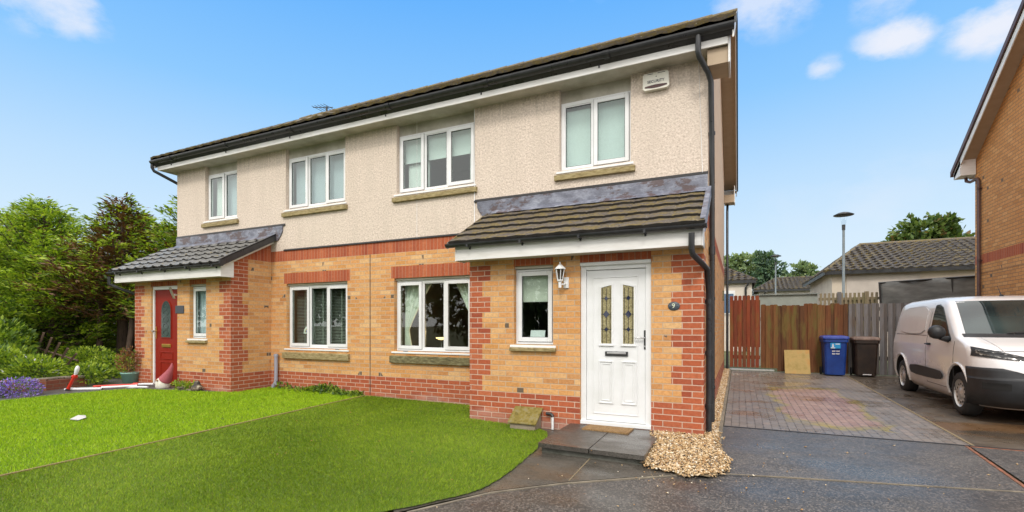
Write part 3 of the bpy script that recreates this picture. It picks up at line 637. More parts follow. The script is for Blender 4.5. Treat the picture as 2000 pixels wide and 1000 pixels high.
    # lip of roughcast over the brick and vertical beads
    lb = MB(); x0, x1 = sorted((mx(xl), mx(-3.95))); lb.prism([(x0, Y0, ZU + .03), (x0, Y0 - .022, ZU + .004), (x0, Y0 - .022, ZU - .004), (x0, Y0, ZU - .004)], (x1 - x0, 0, 0))
    x0, x1 = sorted((mx(-3.99), mx(xr))); lb.prism([(x0, Y0 - .004, 3.475), (x0, Y0 - .028, 3.44), (x0, Y0 - .028, 3.43), (x0, Y0 - .004, 3.43)], (x1 - x0, 0, 0)); B(lb, 'render_bead', m_dkjoint)
    # roof
    ov = mx(-.04); px = mx(xl); x0, x1 = sorted((ov, px)); sl = Vector((0, 1, SL)); W = (YR - YE) * math.sqrt(1 + SL * SL)
    tb = MB(); roof_tiles(tb, (x0, YE, ZE), (1, 0, 0), x1 - x0, sl, W, .33, .30, .013, .026, .06, .006)
    roof_tiles(tb, (x0, 2 * YR - YE, ZE), (1, 0, 0), x1 - x0, (0, -1, SL), W, .33, .30, .02, .026, .15)
    tb.face([(x0, YE, ZE - .03), (x1, YE, ZE - .03), (x1, YR, ZR - .03), (x0, YR, ZR - .03)]); tb.face([(x0, 2 * YR - YE, ZE - .03), (x1, 2 * YR - YE, ZE - .03), (x1, YR, ZR - .03), (x0, YR, ZR - .03)])
    roof = B(tb, 'roof', [m_tile_main, m_tile_main])
    rg = MB(); n = int((x1 - x0) / .45)
    for i in range(n): a = x0 + (x1 - x0) * i / n; rg.tube([(a, YR, ZR + .0), (a + (x1 - x0) / n + .01, YR, ZR + .006)], [.075, .082], 10)
    rg.build('ridge_tile', m_tile_main, roof)
    # fascia, soffit, boards
    e_in = mx(-.13); x0, x1 = sorted((e_in, px))
    fb = MB(); fb.box((x0, 6.775, 4.985), (x1, 6.795, 5.20)); fb.box((x0, 2 * YR - 6.795, 4.985), (x1, 2 * YR - 6.775, 5.20)); B(fb, 'fascia', m_fascia, bevel=.003)
    sf = MB(); sf.box((x0, 6.797, 4.995), (x1, Y0 + .16, 5.012)); sf.box((x0, YB - .02, 4.995), (x1, 2 * YR - 6.797, 5.012)); B(sf, 'soffit', m_soffit)
    s = -1 if left else 1; xg = mx(xr)
    vb = MB()
    for (ya, yb) in ((YE + .06, YR), (YR, 2 * YR - YE - .06)):
        za, zb = (ZE - .05 + SL * .06, ZR - .05) if ya < YR - .1 else (ZR - .05, ZE - .05 + SL * .06)
        vb.prism([(xg + s * .001, ya, za), (xg + s * .001, yb, zb), (xg + s * .001, yb, zb - .014), (xg + s * .001, ya, za - .014)], (s * .30, 0, 0))
    B(vb, 'verge_soffit', m_verge)
    bb = MB()
    for (ya, yb) in ((YE + .02, YR), (YR, 2 * YR - YE - .02)):
        za, zb = (ZE - .04, ZR - .03) if ya < YR - .1 else (ZR - .03, ZE - .04)
        bb.prism([(xg + s * .302, ya, za), (xg + s * .302, yb, zb), (xg + s * .302, yb, zb - .19), (xg + s * .302, ya, za - .19)], (s * .02, 0, 0))
    B(bb, 'bargeboard', m_fascia)
    db = MB()
    for (ya, yb) in ((YE - .02, YR), (YR, 2 * YR - YE + .02)):
        za, zb = (ZE + .03, ZR + .05) if ya < YR - .1 else (ZR + .05, ZE + .03)
        db.prism([(xg + s * .325, ya, za), (xg + s * .325, yb, zb), (xg + s * .325, yb, zb - .11), (xg + s * .325, ya, za - .11)], (s * .028, 0, 0))
    B(db, 'dry_verge', m_black)
    xb = MB(); xb.box((xg + s * .003, 6.83, 4.775), (xg + s * .25, 7.25, 4.983)); xb.box((xg + s * .003, 2 * YR - 7.2, 4.775), (xg + s * .25, 2 * YR - 6.80, 4.983)); (None if left else B(xb, 'box_end', m_verge))
    xw = MB(); xw.box((xg + s * .252, 6.80, 4.76), (xg + s * .275, 7.26, 5.22)); xw.box((xg + s * .252, 2 * YR - 7.2, 4.76), (xg + s * .275, 2 * YR - 6.78, 5.22)); (None if left else B(xw, 'box_end_board', m_fascia))
    # gutter + downpipe
    gb = MB(); x0, x1 = sorted((mx(-.06), px)); half_gutter(gb, x0, x1, 6.700, 5.185, .068)
    i = 0
    while x0 + .7 + i * 1.9 < x1: half_gutter(gb, x0 + .7 + i * 1.9, x0 + .78 + i * 1.9, 6.697, 5.182, .079); gb.box((x0 + .6 + i * 1.9, 6.76, 5.04), (x0 + .62 + i * 1.9, 6.772, 5.08)); i += 1
    gb.prism([(x0, 6.772, 5.075), (x0, 6.772, 5.2), (x0, 6.74, 5.2), (x0, 6.70, 5.13)], (x1 - x0, 0, 0)); gut = B(gb, 'gutter', m_black)
    gr = MB(); half_gutter(gr, x0, x1, 2 * YR - 6.705, 5.185, .062); B(gr, 'gutter', m_black)
    dp = MB()
    xo = mx(-.48 if not left else -.06); xd = mx(-.335); yd = 7.15 if not left else 7.5
    if left: dp.tube([(xo, 6.70, 5.12), (xo, 6.70, 5.05), (xo, 6.74, 4.98), (mx(-.33), 7.2, 4.72), (mx(-.33), 7.3, 4.62), (mx(-.33), 7.3, 0)], .034, 12)
    else:
        dp.tube([(xo, 6.70, 5.13), (xo, 6.70, 4.93), (xo + .01, 6.72, 4.87), (-.37, 6.90, 4.72), (-.34, 6.96, 4.62), (xd, 7.06, 3.9), (xd, yd, 3.3), (xd, yd, .04)], .036, 12)
        for z in (4.0, 1.75, .55): dp.tube([(xd, yd - .002, z - .02), (xd, yd - .002, z + .02)], .042, 12); dp.box((xr - .0, yd - .04, z - .012), (xd, yd + .04, z + .012))
        dp.tube([(xd, yd, 2.35), (xd, yd, 2.46)], .043, 12)
    B(dp, 'downpipe', m_black)
    if not left:
        d2 = MB(); d2.tube([(-.49, 5.86, 2.44), (-.49, 5.86, 2.26), (-.48, 5.88, 2.20), (-.39, 6.12, 2.11), (-.345, 6.24, 2.06), (-.336, 6.38, 1.80), (-.336, 6.40, 1.70), (-.336, 6.40, .06)], .034, 12)
        for z in (1.68, 1.05, .4): d2.tube([(-.336, 6.4, z - .03), (-.336, 6.4, z + .03)], .041, 12); d2.box((xr, 6.385, z - .012), (-.336, 6.415, z + .012))
        B(d2, 'downpipe', m_black)
        d3 = MB(); d3.tube([(-.30, 15.2, 5.1), (-.30, 15.15, 4.9), (-.30, 14.80, 4.6), (-.30, 14.72, 4.5), (-.30, 14.72, .1)], .034, 10); B(d3, 'downpipe', m_black)
        ab = MB(); ab.box((xr, 14.0, 2.98), (xr + .012, 14.22, 3.22)); ab.box((xr, 13.3, 2.0), (xr + .03, 13.5, 2.25)); B(ab, 'wall_vent', m_stone_dark)
    else:
        d2 = MB(); d2.tube([(-12.38, 5.86, 2.44), (-12.38, 5.86, 2.28), (-12.33, 5.95, 2.22), (-12.06, 6.35, 2.02), (-12.06, 6.4, 1.9), (-12.06, 6.4, .1)], .034, 10); B(d2, 'downpipe', m_black)
    # porch roof
    ex0 = mx(-3.72); ex1 = mx(-.345 if not left else -.05); x0, x1 = sorted((ex0, ex1)); zp = 2.545; yp = 5.865; Wp = (Y0 - yp) * math.sqrt(1 + pslope ** 2)
    tb = MB(); sl = (0, 1, pslope)
    def pr(xa, xb_): roof_tiles(tb, (xa, yp, zp), (1, 0, 0), xb_ - xa, sl, Wp, .30, .30 if not left else .30, .007 if not left else .026, .030, .025, .004)
    pr(x0, x1); tb.face([(x0, yp, zp - .012), (x1, yp, zp - .012), (x1, Y0, zp - .012 + pslope * (Y0 - yp)), (x0, Y0, zp - .012 + pslope * (Y0 - yp))])
    pr_o = B(tb, 'porch_roof', [m_tile if not left else m_tile_left, m_tedge_shade])
    # porch fascia and soffit box
    fx0, fx1 = sorted((mx(-3.64), mx(-.39 if not left else -.12)))
    fb = MB(); fb.box((fx0, 5.92, 2.305), (fx1, 5.94, 2.53)); fb.build('porch_fascia', m_fascia, h, bevel=.003)
    sf = MB(); sf.box((fx0, 5.941, 2.312), (fx1, YP - .002, 2.325)); sf.build('porch_soffit', m_soffit, h)
    eb = MB(); xi = mx(-3.64); si = 1 if left else -1
    eb.prism([(xi, 5.92, 2.30), (xi, YP + .0, 2.30), (xi, YP + .0, 2.66), (xi, 5.92, 2.515)], (si * .018, 0, 0))
    eb.prism([(xi, YP, 2.60), (xi, Y0, 2.60 + .489), (xi, Y0, 2.68 + .489), (xi, YP, 2.69)], (si * .018, 0, 0))
    xo_ = mx(-.39)
    if not left: eb.prism([(xo_ + .002, 5.92, 2.30), (xo_ + .002, YP, 2.30), (xo_ + .002, YP, 2.66), (xo_ + .002, 5.92, 2.515)], (.016, 0, 0))
    split_build(eb, 'porch_bargeboard', m_fascia, h)
    cv = MB(); xi2 = mx(-3.72)
    zc_ = 2.61 if left else 2.555
    cv.prism([(xi2, 5.84, 2.47), (xi2, Y0, 2.47 + pslope * (Y0 - 5.84)), (xi2, Y0, zc_ + .005 + pslope * (Y0 - 5.84)), (xi2, 5.84, zc_)], (si * .03, 0, 0))
    if left: cv.prism([(xi2 - si * .07, 5.86, 2.602), (xi2 - si * .07, Y0, 2.602 + pslope * (Y0 - 5.86)), (xi2 - si * .07, Y0, 2.615 + pslope * (Y0 - 5.86)), (xi2 - si * .07, 5.86, 2.615)], (si * .10, 0, 0)); 
    cv.build('porch_dry_verge', m_black if left else m_tile, h)
    if not left:
        lv = MB(); lv.prism([(-.352, 5.84, 2.44), (-.352, Y0, 2.44 + pslope * 1.23), (-.352, Y0, 2.59 + pslope * 1.23), (-.352, 5.84, 2.585)], (.012, 0, 0)); lv.prism([(-.40, 5.87, 2.60), (-.40, Y0, 2.60 + pslope * 1.2), (-.40, Y0, 2.612 + pslope * 1.2), (-.40, 5.87, 2.612)], (.06, 0, 0)); lv.build('lead_verge', m_lead, h)
    gb = MB(); g0, g1 = sorted((mx(-3.76), mx(-.33 if not left else .0))); half_gutter(gb, g0, g1, 5.862, 2.532, .05)
    i = 0
    while g0 + .35 + i * .8 < g1: gb.box((g0 + .35 + i * .8 - .014, 5.815, 2.475), (g0 + .35 + i * .8 + .014, 5.918, 2.53)); gb.box((g0 + .35 + i * .8 - .010, 5.90, 2.452), (g0 + .35 + i * .8 + .010, 5.919, 2.48)); i += 1
    gb.build('porch_gutter', m_black, h)
    # lead flashing above porch roof
    fl = MB(); zt = zp + pslope * (Y0 - yp)
    fa, fb_ = (-3.93, -.385)
    pts = [(fa + .0, 3.43), (fb_, 3.43), (fb_, zt + .0), (-3.63, zt + .02), (-3.72, zt - .08), (-3.80, zt - .06), (-3.88, zt + .04), (-3.925, zt + .12)]
    fl.prism([(mx(a), Y0 - .026, b) for a, b in pts], (0, .024, 0))
    nseg = 24
    for i in range(nseg):       # dressed apron over top course
        a, b = fa + .3 + (fb_ - fa - .3) * i / nseg, fa + .3 + (fb_ - fa - .3) * (i + 1) / nseg
        j1, j2 = .012 * math.sin(i * 2.3), .012 * math.sin((i + 1) * 2.3)
        fl.face([(mx(a), Y0 - .03, zt + .05), (mx(b), Y0 - .03, zt + .05), (mx(b), Y0 - .13 - j2, zt - .025), (mx(a), Y0 - .13 - j1, zt - .025)])
    fl.build('lead_flashing', m_lead, h)
    # windows
    def wn(o, lights, ztop, stone, sm, yw, name='window'):
        a, b = sorted((mx(o[0]), mx(o[1]))); ls = lights[::-1] if left else lights
        return window(h, a + .004, b - .004, o[2], ztop, yw + .075, ls, stone, sm, name=name)
    wn(W2, [(1, True), (.86, False), (1, True)], 2.195, (.715, .855, .07, .055, Y0), m_stone_dark if not left else m_stone, Y0)
    wn(UM, [(1, True), (.9, False), (1, True)], 4.81, (3.60, 3.70, .07, .055, Y0), m_stone, Y0)
    wn(UR, [(.9, False), (1, True)], 4.81, (3.60, 3.70, .07, .055, Y0), m_stone, Y0)
    wn(PW, [(1, True)], 2.17, (1.035, 1.10, .05, .055, YP), m_stone, YP)
    hp = MB()
    for o in (UM, UR):
        a, b = sorted((mx(o[0]), mx(o[1]))); hp.box((a, Y0 + .085, 4.812), (b, Y0 + .12, 4.994))
    for o, y_, zt_ in ((W2, Y0, 2.235), (PW, YP, 2.215)):
        a, b = sorted((mx(o[0]), mx(o[1]))); hp.box((a, y_ + .04, zt_ - .038), (b, y_ + .13, zt_ - .004))
    split_build(hp, 'head_panel', m_soffit, h)
    return h, mx
def recenter(h):      # keep children's world position when the empty carries a location
    pass
_old_build = MB.build
def _build(s, name, mats, parent=None, bevel=0, seg=2):
    o = _old_build(s, name, mats, parent, bevel, seg)
    if parent is not None and parent.get('_abs') is not None: o.location = -Vector(parent['_abs'])
    return o
MB.build = _build
_old_empty = empty
def empty(name, label, cat, loc=(0, 0, 0), rz=0, group=None, absolute=True):
    o = _old_empty(name, label, cat, loc, rz, group)
    if absolute and rz == 0: o['_abs'] = tuple(loc)
    return o
H1, mx1 = build_house(False); H2, mx2 = build_house(True)
# party line joint and cable
k = MB(); k.box((-6.216, Y0 - .004, .1), (-6.204, Y0 + .01, 2.7)); k.build('movement_joint', m_dkjoint, H1)
k = MB(); k.tube([(-3.985, Y0 - .012, 4.98), (-3.985, Y0 - .012, 2.93)], .006, 6); k.tube([(-5.15, Y0 - .008, 4.98), (-5.15, Y0 - .008, 2.93)], .003, 5); k.tube([(-.50, Y0 - .01, 4.99), (-.45, Y0 - .01, 3.44)], .003, 5); split_build(k, 'cable', m_pvc, H1)

# ------------------------------------------------------------------ right front door (white)
def arch_panel(mb, x0, x1, z0, z1l, z1r, y, d, m=0): mb.prism([(x0, y, z0), (x1, y, z0), (x1, y, z1r), (x0, y, z1l)], (0, d, 0), m)
def ring_panel(mb, x0, x1, z0, z1, y, d, t):
    mb.box((x0, y, z0), (x0 + t, y + d, z1)); mb.box((x1 - t, y, z0), (x1, y + d, z1)); mb.box((x0 + t, y, z0), (x1 - t, y + d, z0 + t)); mb.box((x0 + t, y, z1 - t), (x1 - t, y + d, z1))
f = MB(); x0, x1, z0, z1 = -1.897, -.989, .10, 2.213; yd = YP + .03
f.box((x0, yd, z0), (x0 + .07, yd + .08, z1)); f.box((x1 - .07, yd, z0), (x1, yd + .08, z1)); f.box((x0 + .07, yd, z1 - .10), (x1 - .07, yd + .08, z1)); f.box((x0 - .0, yd - .03, z0 - .01), (x1, yd + .08, z0 + .045))
f.box((x0, YP - .012, z1 - .045), (x1, yd, z1 - .002))
fro = f.build('door_frame', m_pvc, H1, bevel=.005)
dx0, dx1, dz0, dz1 = x0 + .072, x1 - .072, z0 + .05, z1 - .105; ydr = yd + .022
dm = MB(); dm.box((dx0, ydr, dz0), (dx1, ydr + .045, dz1))
door = dm.build('front_door', m_door, H1, bevel=.006)
ins = MB(); ring_panel(ins, dx0 + .09, dx1 - .09, dz0 + .09, dz1 - .09, ydr - .008, .01, .012)
gx = [(-1.628, -1.492), (-1.344, -1.208)]
for (a, b) in ((-1.66, -1.47), (-1.365, -1.175)): ring_panel(ins, a + .0, b - .0, .38, .93, ydr - .014, .018, .014); ring_panel(ins, a + .035, b - .035, .415, .90, ydr - .008, .012, .012)
ins.build('door_moulding', m_door, door, bevel=.003)
m_leaded = None
def fn_amber(g, p, t):
    o = t.outputs['Object']; g.setin(S(p, 'Base Color'), g.ramp(g.noise(o, 45, 3, .6), [(.3, (.17, .15, .065)), (.5, (.30, .26, .13)), (.7, (.42, .38, .22))])); g.link(g.bump(g.noise(o, 80, 2, .5), .4, .004), S(p, 'Normal'))
m_amber = material('textured_amber_glass', fn_amber, rough=.15); m_leadc = material('lead_came', base=(.03, .03, .035), rough=.4, metal=.3); m_bevelg = material('dark_bevel_glass', base=(.015, .02, .05), rough=.05)
for i, (a, b) in enumerate(gx):
    zl, zr = (1.875, 1.915) if i == 0 else (1.915, 1.875); fr = MB(); t = .02
    fr.box((a - t, ydr - .014, 1.155 - t), (a, ydr + .01, zl)); fr.box((b, ydr - .014, 1.155 - t), (b + t, ydr + .01, zr)); fr.box((a, ydr - .014, 1.155 - t), (b, ydr + .01, 1.155))
    fr.box((a - .03, ydr - .02, 1.125), (b + .03, ydr + .0, 1.139))
    fr.prism([(a - t, ydr - .014, zl), (b + t, ydr - .014, zr), (b + t, ydr - .014, zr + .022), ((a + b) / 2, ydr - .014, max(zl, zr) + .022), (a - t, ydr - .014, zl + .022)], (0, .024, 0)); fr.build('glazing_frame', m_door, door, bevel=.002)
    gm = MB(); arch_panel(gm, a, b, 1.155, zl, zr, ydr - .004, .006); gm.build('leaded_pane', m_amber, door)
    lc = MB(); cx = (a + b) / 2
    for x in (a + .018, b - .018, cx): lc.box((x - .0025, ydr - .009, 1.158), (x + .0025, ydr - .004, min(zl, zr)))
    for z in (1.34, 1.535, 1.74): lc.box((a, ydr - .009, z - .0025), (b, ydr - .004, z + .0025))
    lc.build('lead_came', m_leadc, door)
    dg = MB()
    for z, r in ((1.34, .032), (1.535, .05), (1.74, .032)): dg.prism([(cx - r * .8, ydr - .013, z), (cx, ydr - .013, z - r), (cx + r * .8, ydr - .013, z), (cx, ydr - .013, z + r)], (0, .006, 0))
    split_build(dg, 'bevelled_diamond', m_bevelg, door)
lb = MB(); lb.box((-1.575, ydr - .018, .995), (-1.28, ydr + .0, 1.055)); lb.build('letterbox', m_dkmetal, door, bevel=.006)
lb = MB(); lb.box((-1.55, ydr - .026, 1.022), (-1.305, ydr - .018, 1.046)); lb.build('letterbox_flap', m_metal, door, bevel=.004)
hd = MB(); hd.box((-1.083, ydr - .014, 1.09), (-1.055, ydr, 1.33)); hd.build('door_handle', m_dkmetal, door, bevel=.006)
hl = MB(); hl.tube([(-1.069, ydr - .012, 1.235), (-1.069, ydr - .05, 1.235), (-1.19, ydr - .05, 1.237)], .009, 8); hl.tube([(-1.069, ydr - .02, 1.13), (-1.069, ydr - .01, 1.13)], .01, 10); hl.build('door_lever', m_metal, door)
# ------------------------------------------------------------------ left front door (red)
f = MB(); lx0, lx1 = -12.42 + .989, -12.42 + 1.897; f.box((lx0, yd, .12), (lx0 + .05, yd + .08, 2.213)); f.box((lx1 - .05, yd, .12), (lx1, yd + .08, 2.213)); f.box((lx0 + .05, yd, 2.14), (lx1 - .05, yd + .08, 2.213)); f.build('door_frame', m_pvc, H2, bevel=.004)
ax0, ax1 = lx0 + .052, lx1 - .052; dm = MB(); dm.box((ax0, ydr, .15), (ax1, ydr + .045, 2.138)); rd = dm.build('front_door', m_reddoor, H2, bevel=.006)
cxm = (ax0 + ax1) / 2; ins = MB(); ring_panel(ins, cxm - .22, cxm + .22, .26, .62, ydr - .01, .014, .03); ring_panel(ins, cxm - .22, cxm + .22, .67, .83, ydr - .01, .014, .025); ins.build('door_moulding', m_reddoor, rd, bevel=.003)
ar = [(cxm - .16, 1.13)] + [(cxm + .16, 1.13)] + [(cxm + .16 * math.cos(math.pi * i / 12), 1.68 + .22 * math.sin(math.pi * i / 12)) for i in range(13)]
am = MB(); am.prism([(cxm + (x - cxm) * 1.14, ydr - .012, 1.5 + (z - 1.5) * 1.06) for x, z in ar], (0, .014, 0)); am.build('glazing_frame', m_reddoor, rd)
m_darkglass = material('dark_door_glass', lambda g, p, t: g.setin(S(p, 'Base Color'), g.mix(g.noise(t.outputs['Object'], 25, 4, .7), (.01, .02, .02), (.09, .13, .12))), rough=.08)
am = MB(); am.prism([(x, ydr - .016, z) for x, z in ar], (0, .006, 0)); am.build('arched_pane', m_darkglass, rd)
lc = MB()
for j in range(5): zc = 1.22 + j * .14; lc.tube([(cxm + .09 * math.cos(a_), ydr - .018, zc + .06 * math.sin(a_)) for a_ in [2 * math.pi * q / 10 for q in range(11)]], .004, 5)
lc.build('lead_came', m_dkmetal, rd)
lb = MB(); lb.box((cxm - .15, ydr - .016, .92), (cxm + .15, ydr, .99)); lb.build('letterbox', m_brass, rd, bevel=.005)
hd = MB(); hd.box((ax0 + .03, ydr - .012, 1.10), (ax0 + .06, ydr, 1.36)); hd.tube([(ax0 + .045, ydr - .01, 1.27), (ax0 + .045, ydr - .05, 1.27), (ax0 + .15, ydr - .05, 1.265)], .009, 7); hd.build('door_handle', m_brass, rd)
hd = MB(); hd.tube([(ax0 - .02, ydr - .03, 1.26), (ax0 - .02, ydr - .055, 1.26)], .02, 10); hd.build('door_lock', m_metal, rd)

# ------------------------------------------------------------------ blinds and curtains
def slab(name, a, b, mat, label, cat, group=None, bevel=0):
    m = MB(); m.box(a, b); o = m.build(name, mat, bevel=bevel); return tag(o, label, cat, group)
def folds(name, x0, x1, z0, z1, y, mat, label, cat, nf=9, amp=.02, group=None, shape=None):
    """hanging cloth with thickness; shape(t)-> (xleft,xright) at height fraction t from the bottom"""
    m = MB(); nx = nf * 6; nzs = 14; vs = []
    for j in range(nzs + 1):
        t = j / nzs; a, b = shape(t) if shape else (x0, x1)
        for i in range(nx + 1):
            u = i / nx; vs.append((a + (b - a) * u, y + amp * math.sin(u * nf * 2 * math.pi) + .3 * amp * math.sin(u * 7 + t * 3), z0 + (z1 - z0) * t))
    fs = [(j * (nx + 1) + i, j * (nx + 1) + i + 1, (j + 1) * (nx + 1) + i + 1, (j + 1) * (nx + 1) + i) for j in range(nzs) for i in range(nx)]
    m.mesh(vs, fs, 0, True); o = m.build(name, mat); s = o.modifiers.new('solid', 'SOLIDIFY'); s.thickness = .003; return tag(o, label, cat, group)
YI = Y0 + .19
slab('roller_blind', (-2.46, YI + .0, 3.78), (-1.97, YI + .006, 4.72), m_frost, 'pale roller blind fully lowered in the left light of the window beside the alarm box', 'blind', bevel=.001)
slab('roller_blind', (-1.95, YI, 3.78), (-1.45, YI + .006, 4.78), m_frost, 'pale roller blind fully lowered in the light of the window nearest the alarm box', 'blind', bevel=.001)
for (a, b, nm) in ((-5.55, -5.06, 'left'), (-5.04, -4.56, 'middle'), (-4.54, -4.04, 'right')):
    m = MB(); m.box((a, YI, 4.36), (b, YI + .006, 4.80)); m.box((a, YI - .004, 4.335), (b, YI + .010, 4.36)); tag(m.build('roller_blind', m_blind), 'half lowered green blind behind the %s light of the upper window above the tied curtains' % nm, 'blind')
folds('net_curtain', -5.52, -5.05, 3.78, 4.36, YI + .06, m_curt2, 'pale pleated net hanging below the blind in the left light of the right house', 'curtain', 10, .012)
folds('bedroom_curtain', -4.22, -4.04, 3.78, 4.36, YI + .06, m_curt2, 'narrow pale curtain at the right edge of the upper three light window nearest the porch', 'curtain', 3, .02)
def vblind(name, x0, x1, z0, z1, mat, label, gap=.089, twist=.35):
    m = MB(); n = max(2, int((x1 - x0) / gap))
    for i in range(n):
        c = x0 + (i + .5) * (x1 - x0) / n; m.obox((c, YI + .03, (z0 + z1) / 2), (gap * .47 * math.cos(twist), gap * .47 * math.sin(twist), 0), (0, .001, 0), (0, 0, (z1 - z0) / 2))
    m.box((x0, YI + .01, z1), (x1, YI + .05, z1 + .03)); return tag(m.build(name, mat), label, 'blind')
vblind('vertical_blind', -8.36, -6.85, 3.78, 4.76, m_greyblind, 'closed grey vertical blind in the upper three light window of the left house')
vblind('vertical_blind', -10.55, -9.95, 3.78, 4.74, m_greyblind, 'grey vertical blind in the upper two light window of the left house')
folds('bedroom_curtain', -10.93, -10.55, 3.78, 4.76, YI + .03, m_curt2, 'pale curtain in the left light of the upper two light window of the left house', 'curtain', 4, .02)
m = MB()
for i in range(40): z = .97 + i * .030; m.obox((-7.6, YI + .03, z), (.75, 0, 0), (0, .011, .004), (0, -.0004, .001))
m.box((-8.35, YI + .01, 2.15), (-6.85, YI + .05, 2.19))
for x in (-8.1, -7.6, -7.1): m.box((x - .008, YI + .012, .96), (x + .008, YI + .014, 2.16))
tag(m.build('venetian_blind', material('venetian_wood', base=(.36, .38, .33), rough=.45)), 'slatted venetian blind across the ground floor window of the left house', 'blind')
folds('living_room_curtain', -8.1, -7.93, .95, 2.1, YI + .12, m_curt2, 'pale curtain behind the left light of the venetian blinded window', 'curtain', 3, .02)
def tie(x0, xw, sgn):
    def sh(t):
        e = max(0, (t - .28) / .72); wtop = xw; wmid = .10
        if t < .28: w_ = wmid + (.28 - t) * .25
        else: w_ = wmid + (wtop - wmid) * e ** 1.15
        return (x0, x0 + w_) if sgn > 0 else (x0 - w_, x0)
    return sh
folds('tied_curtain', 0, 0, .96, 2.16, YI + .05, m_curt, 'sage green curtain tied back at the left of the lamp lit window', 'curtain', 5, .03, shape=tie(-5.60, .62, 1))
folds('tied_curtain', 0, 0, .96, 2.16, YI + .05, m_curt, 'sage green curtain tied back at the right of the lamp lit window', 'curtain', 5, .03, shape=tie(-4.02, .50, -1))
slab('roller_blind', (-2.80, YP + .16, 1.72), (-2.33, YP + .166, 2.15), m_cream, 'cream roller blind half lowered in the small window beside the white door', 'blind')
m = MB(); m.prism([(-2.68, YP + .15, 1.17), (-2.46, YP + .15, 1.17), (-2.46, YP + .19, 1.32), (-2.68, YP + .19, 1.32)], (0, .012, 0)); tag(m.build('photo_frame', m_pvc, bevel=.004), 'small white picture frame standing on the inner sill beside the white door', 'picture frame')
folds('net_curtain', -10.08, -9.62, 1.18, 2.12, YP + .17, m_greyblind, 'grey green net curtain in the small window beside the red door', 'curtain', 4, .01)
# shelf, vases, bowl lamp in right house window
m_cer = material('white_ceramic', base=(.78, .77, .72), rough=.25)
slab('inner_sill', (-5.62, YI - .04, .905), (-4.06, YI + .20, .93), m_pvc, 'white inner sill of the ground floor window beside the right porch', 'shelf')
m = MB(); m.lathe([(.0, .93), (.055, .93), (.05, 1.0), (.032, 1.10), (.018, 1.16), (.016, 1.19), (.03, 1.215), (.034, 1.24), (.0, 1.265)], (-4.66, YI + .04, 0), 16); m.tube([(-4.675, YI + .04, 1.245), (-4.682, YI + .04, 1.285)], [.010, .003], 6); m.tube([(-4.645, YI + .04, 1.245), (-4.638, YI + .04, 1.285)], [.010, .003], 6); tag(m.build('cat_ornament', m_cer), 'tall white ceramic cat ornament on the inner window sill', 'ornament')
m_lit = bpy.data.materials.new('lit_lamp'); m_lit.use_nodes = True; q = m_lit.node_tree.nodes['Principled BSDF']; q.inputs['Base Color'].default_value = (.8, .6, .35, 1); q.inputs['Emission Color'].default_value = (1, .62, .25, 1); q.inputs['Emission Strength'].default_value = 2.2
tl = empty('table_lamp', 'lit amber bowl lamp glowing inside the ground floor window', 'lamp', (-4.93, YI + .25, .93))
m = MB(); m.lathe([(.0, .93), (.07, .93), (.06, .95), (.015, .97), (.012, 1.10), (.02, 1.12)], (-4.93, YI + .25, 0), 14); m.build('lamp_base', m_dkmetal, tl)
m = MB(); m.lathe([(.0, 1.12), (.05, 1.125), (.10, 1.15), (.105, 1.165), (.0, 1.16)], (-4.93, YI + .25, 0), 16); m.build('lamp_shade', m_lit, tl)
pl_ = bpy.data.lights.new('lamp_light', 'POINT'); pl_.energy = 5; pl_.color = (1, .66, .32); pl_.shadow_soft_size = .05; plo = bpy.data.objects.new('lamp_light', pl_); C.objects.link(plo); plo.location = (-4.93, YI + .25, 1.24)
m = MB()
m.prism([(-8.02, YI - .1, 1.22), (-7.78, YI - .1, 1.22), (-7.80, YI - .1, 1.30), (-7.86, YI - .1, 1.36), (-7.95, YI - .1, 1.36), (-8.0, YI - .1, 1.30)], (0, .004, 0))
st = tag(m.build('window_sticker', material('sticker_white', base=(.85, .87, .85), rough=.4)), 'white rainbow shaped sticker on the glass of the left house ground floor window', 'sticker')
for r, c_ in ((.07, (.75, .55, .1)), (.052, (.15, .35, .7)), (.03, (.03, .06, .25))):
    m = MB(); m.tube([(-7.90 + r * math.cos(math.pi * i / 10), YI - .102, 1.245 + r * math.sin(math.pi * i / 10)) for i in range(11)], .007, 5); m.build('rainbow_band', material('sticker_band', base=c_, rough=.4), st)

# ================================================================== SMALL THINGS AT THE HOUSE
m_stepslab = material('wet_step_slab', wetfn([(.055, .048, .040), (.10, .09, .078)], (.16, .15, .13), .14, .5, 1.8, .003, .25))
m_stepside = material('step_block', lambda g, p, t: g.setin(S(p, 'Base Color'), g.ramp(g.noise(t.outputs['Object'], 7, 5, .65), [(.3, (.045, .048, .035)), (.55, (.10, .10, .085)), (.75, (.17, .17, .15))])), rough=.8)
st = empty('doorstep', 'low wet concrete slab doorstep in front of the white door', 'doorstep', (-1.45, 5.6, 0))
for a, b in ((-2.03, -1.447), (-1.437, -.86)):
    m = MB(); m.prism([(a, 5.03 - (a + 2.03) * .05, .038), (b, 5.03 - (b + 2.03) * .05, .038), (b, YP - .002, .046), (a, YP - .002, .046)], (0, 0, .047)); m.build('paving_slab', m_stepslab, st, bevel=.004)
m = MB(); m.prism([(-2.0, 5.07, -.06), (-.89, 5.02, -.06), (-.89, YP - .003, -.06), (-2.0, YP - .003, -.06)], (0, 0, .0985)); m.build('step_block', m_stepside, st)
m_coir = material('coir_fibre', lambda g, p, t: (g.setin(S(p, 'Base Color'), g.ramp(g.noise(t.outputs['Object'], 60, 4, .7), [(.35, (.13, .07, .025)), (.65, (.36, .22, .09))])), g.link(g.bump(g.noise(t.outputs['Object'], 150, 3, .7), .8, .006), S(p, 'Normal'))), rough=.95)
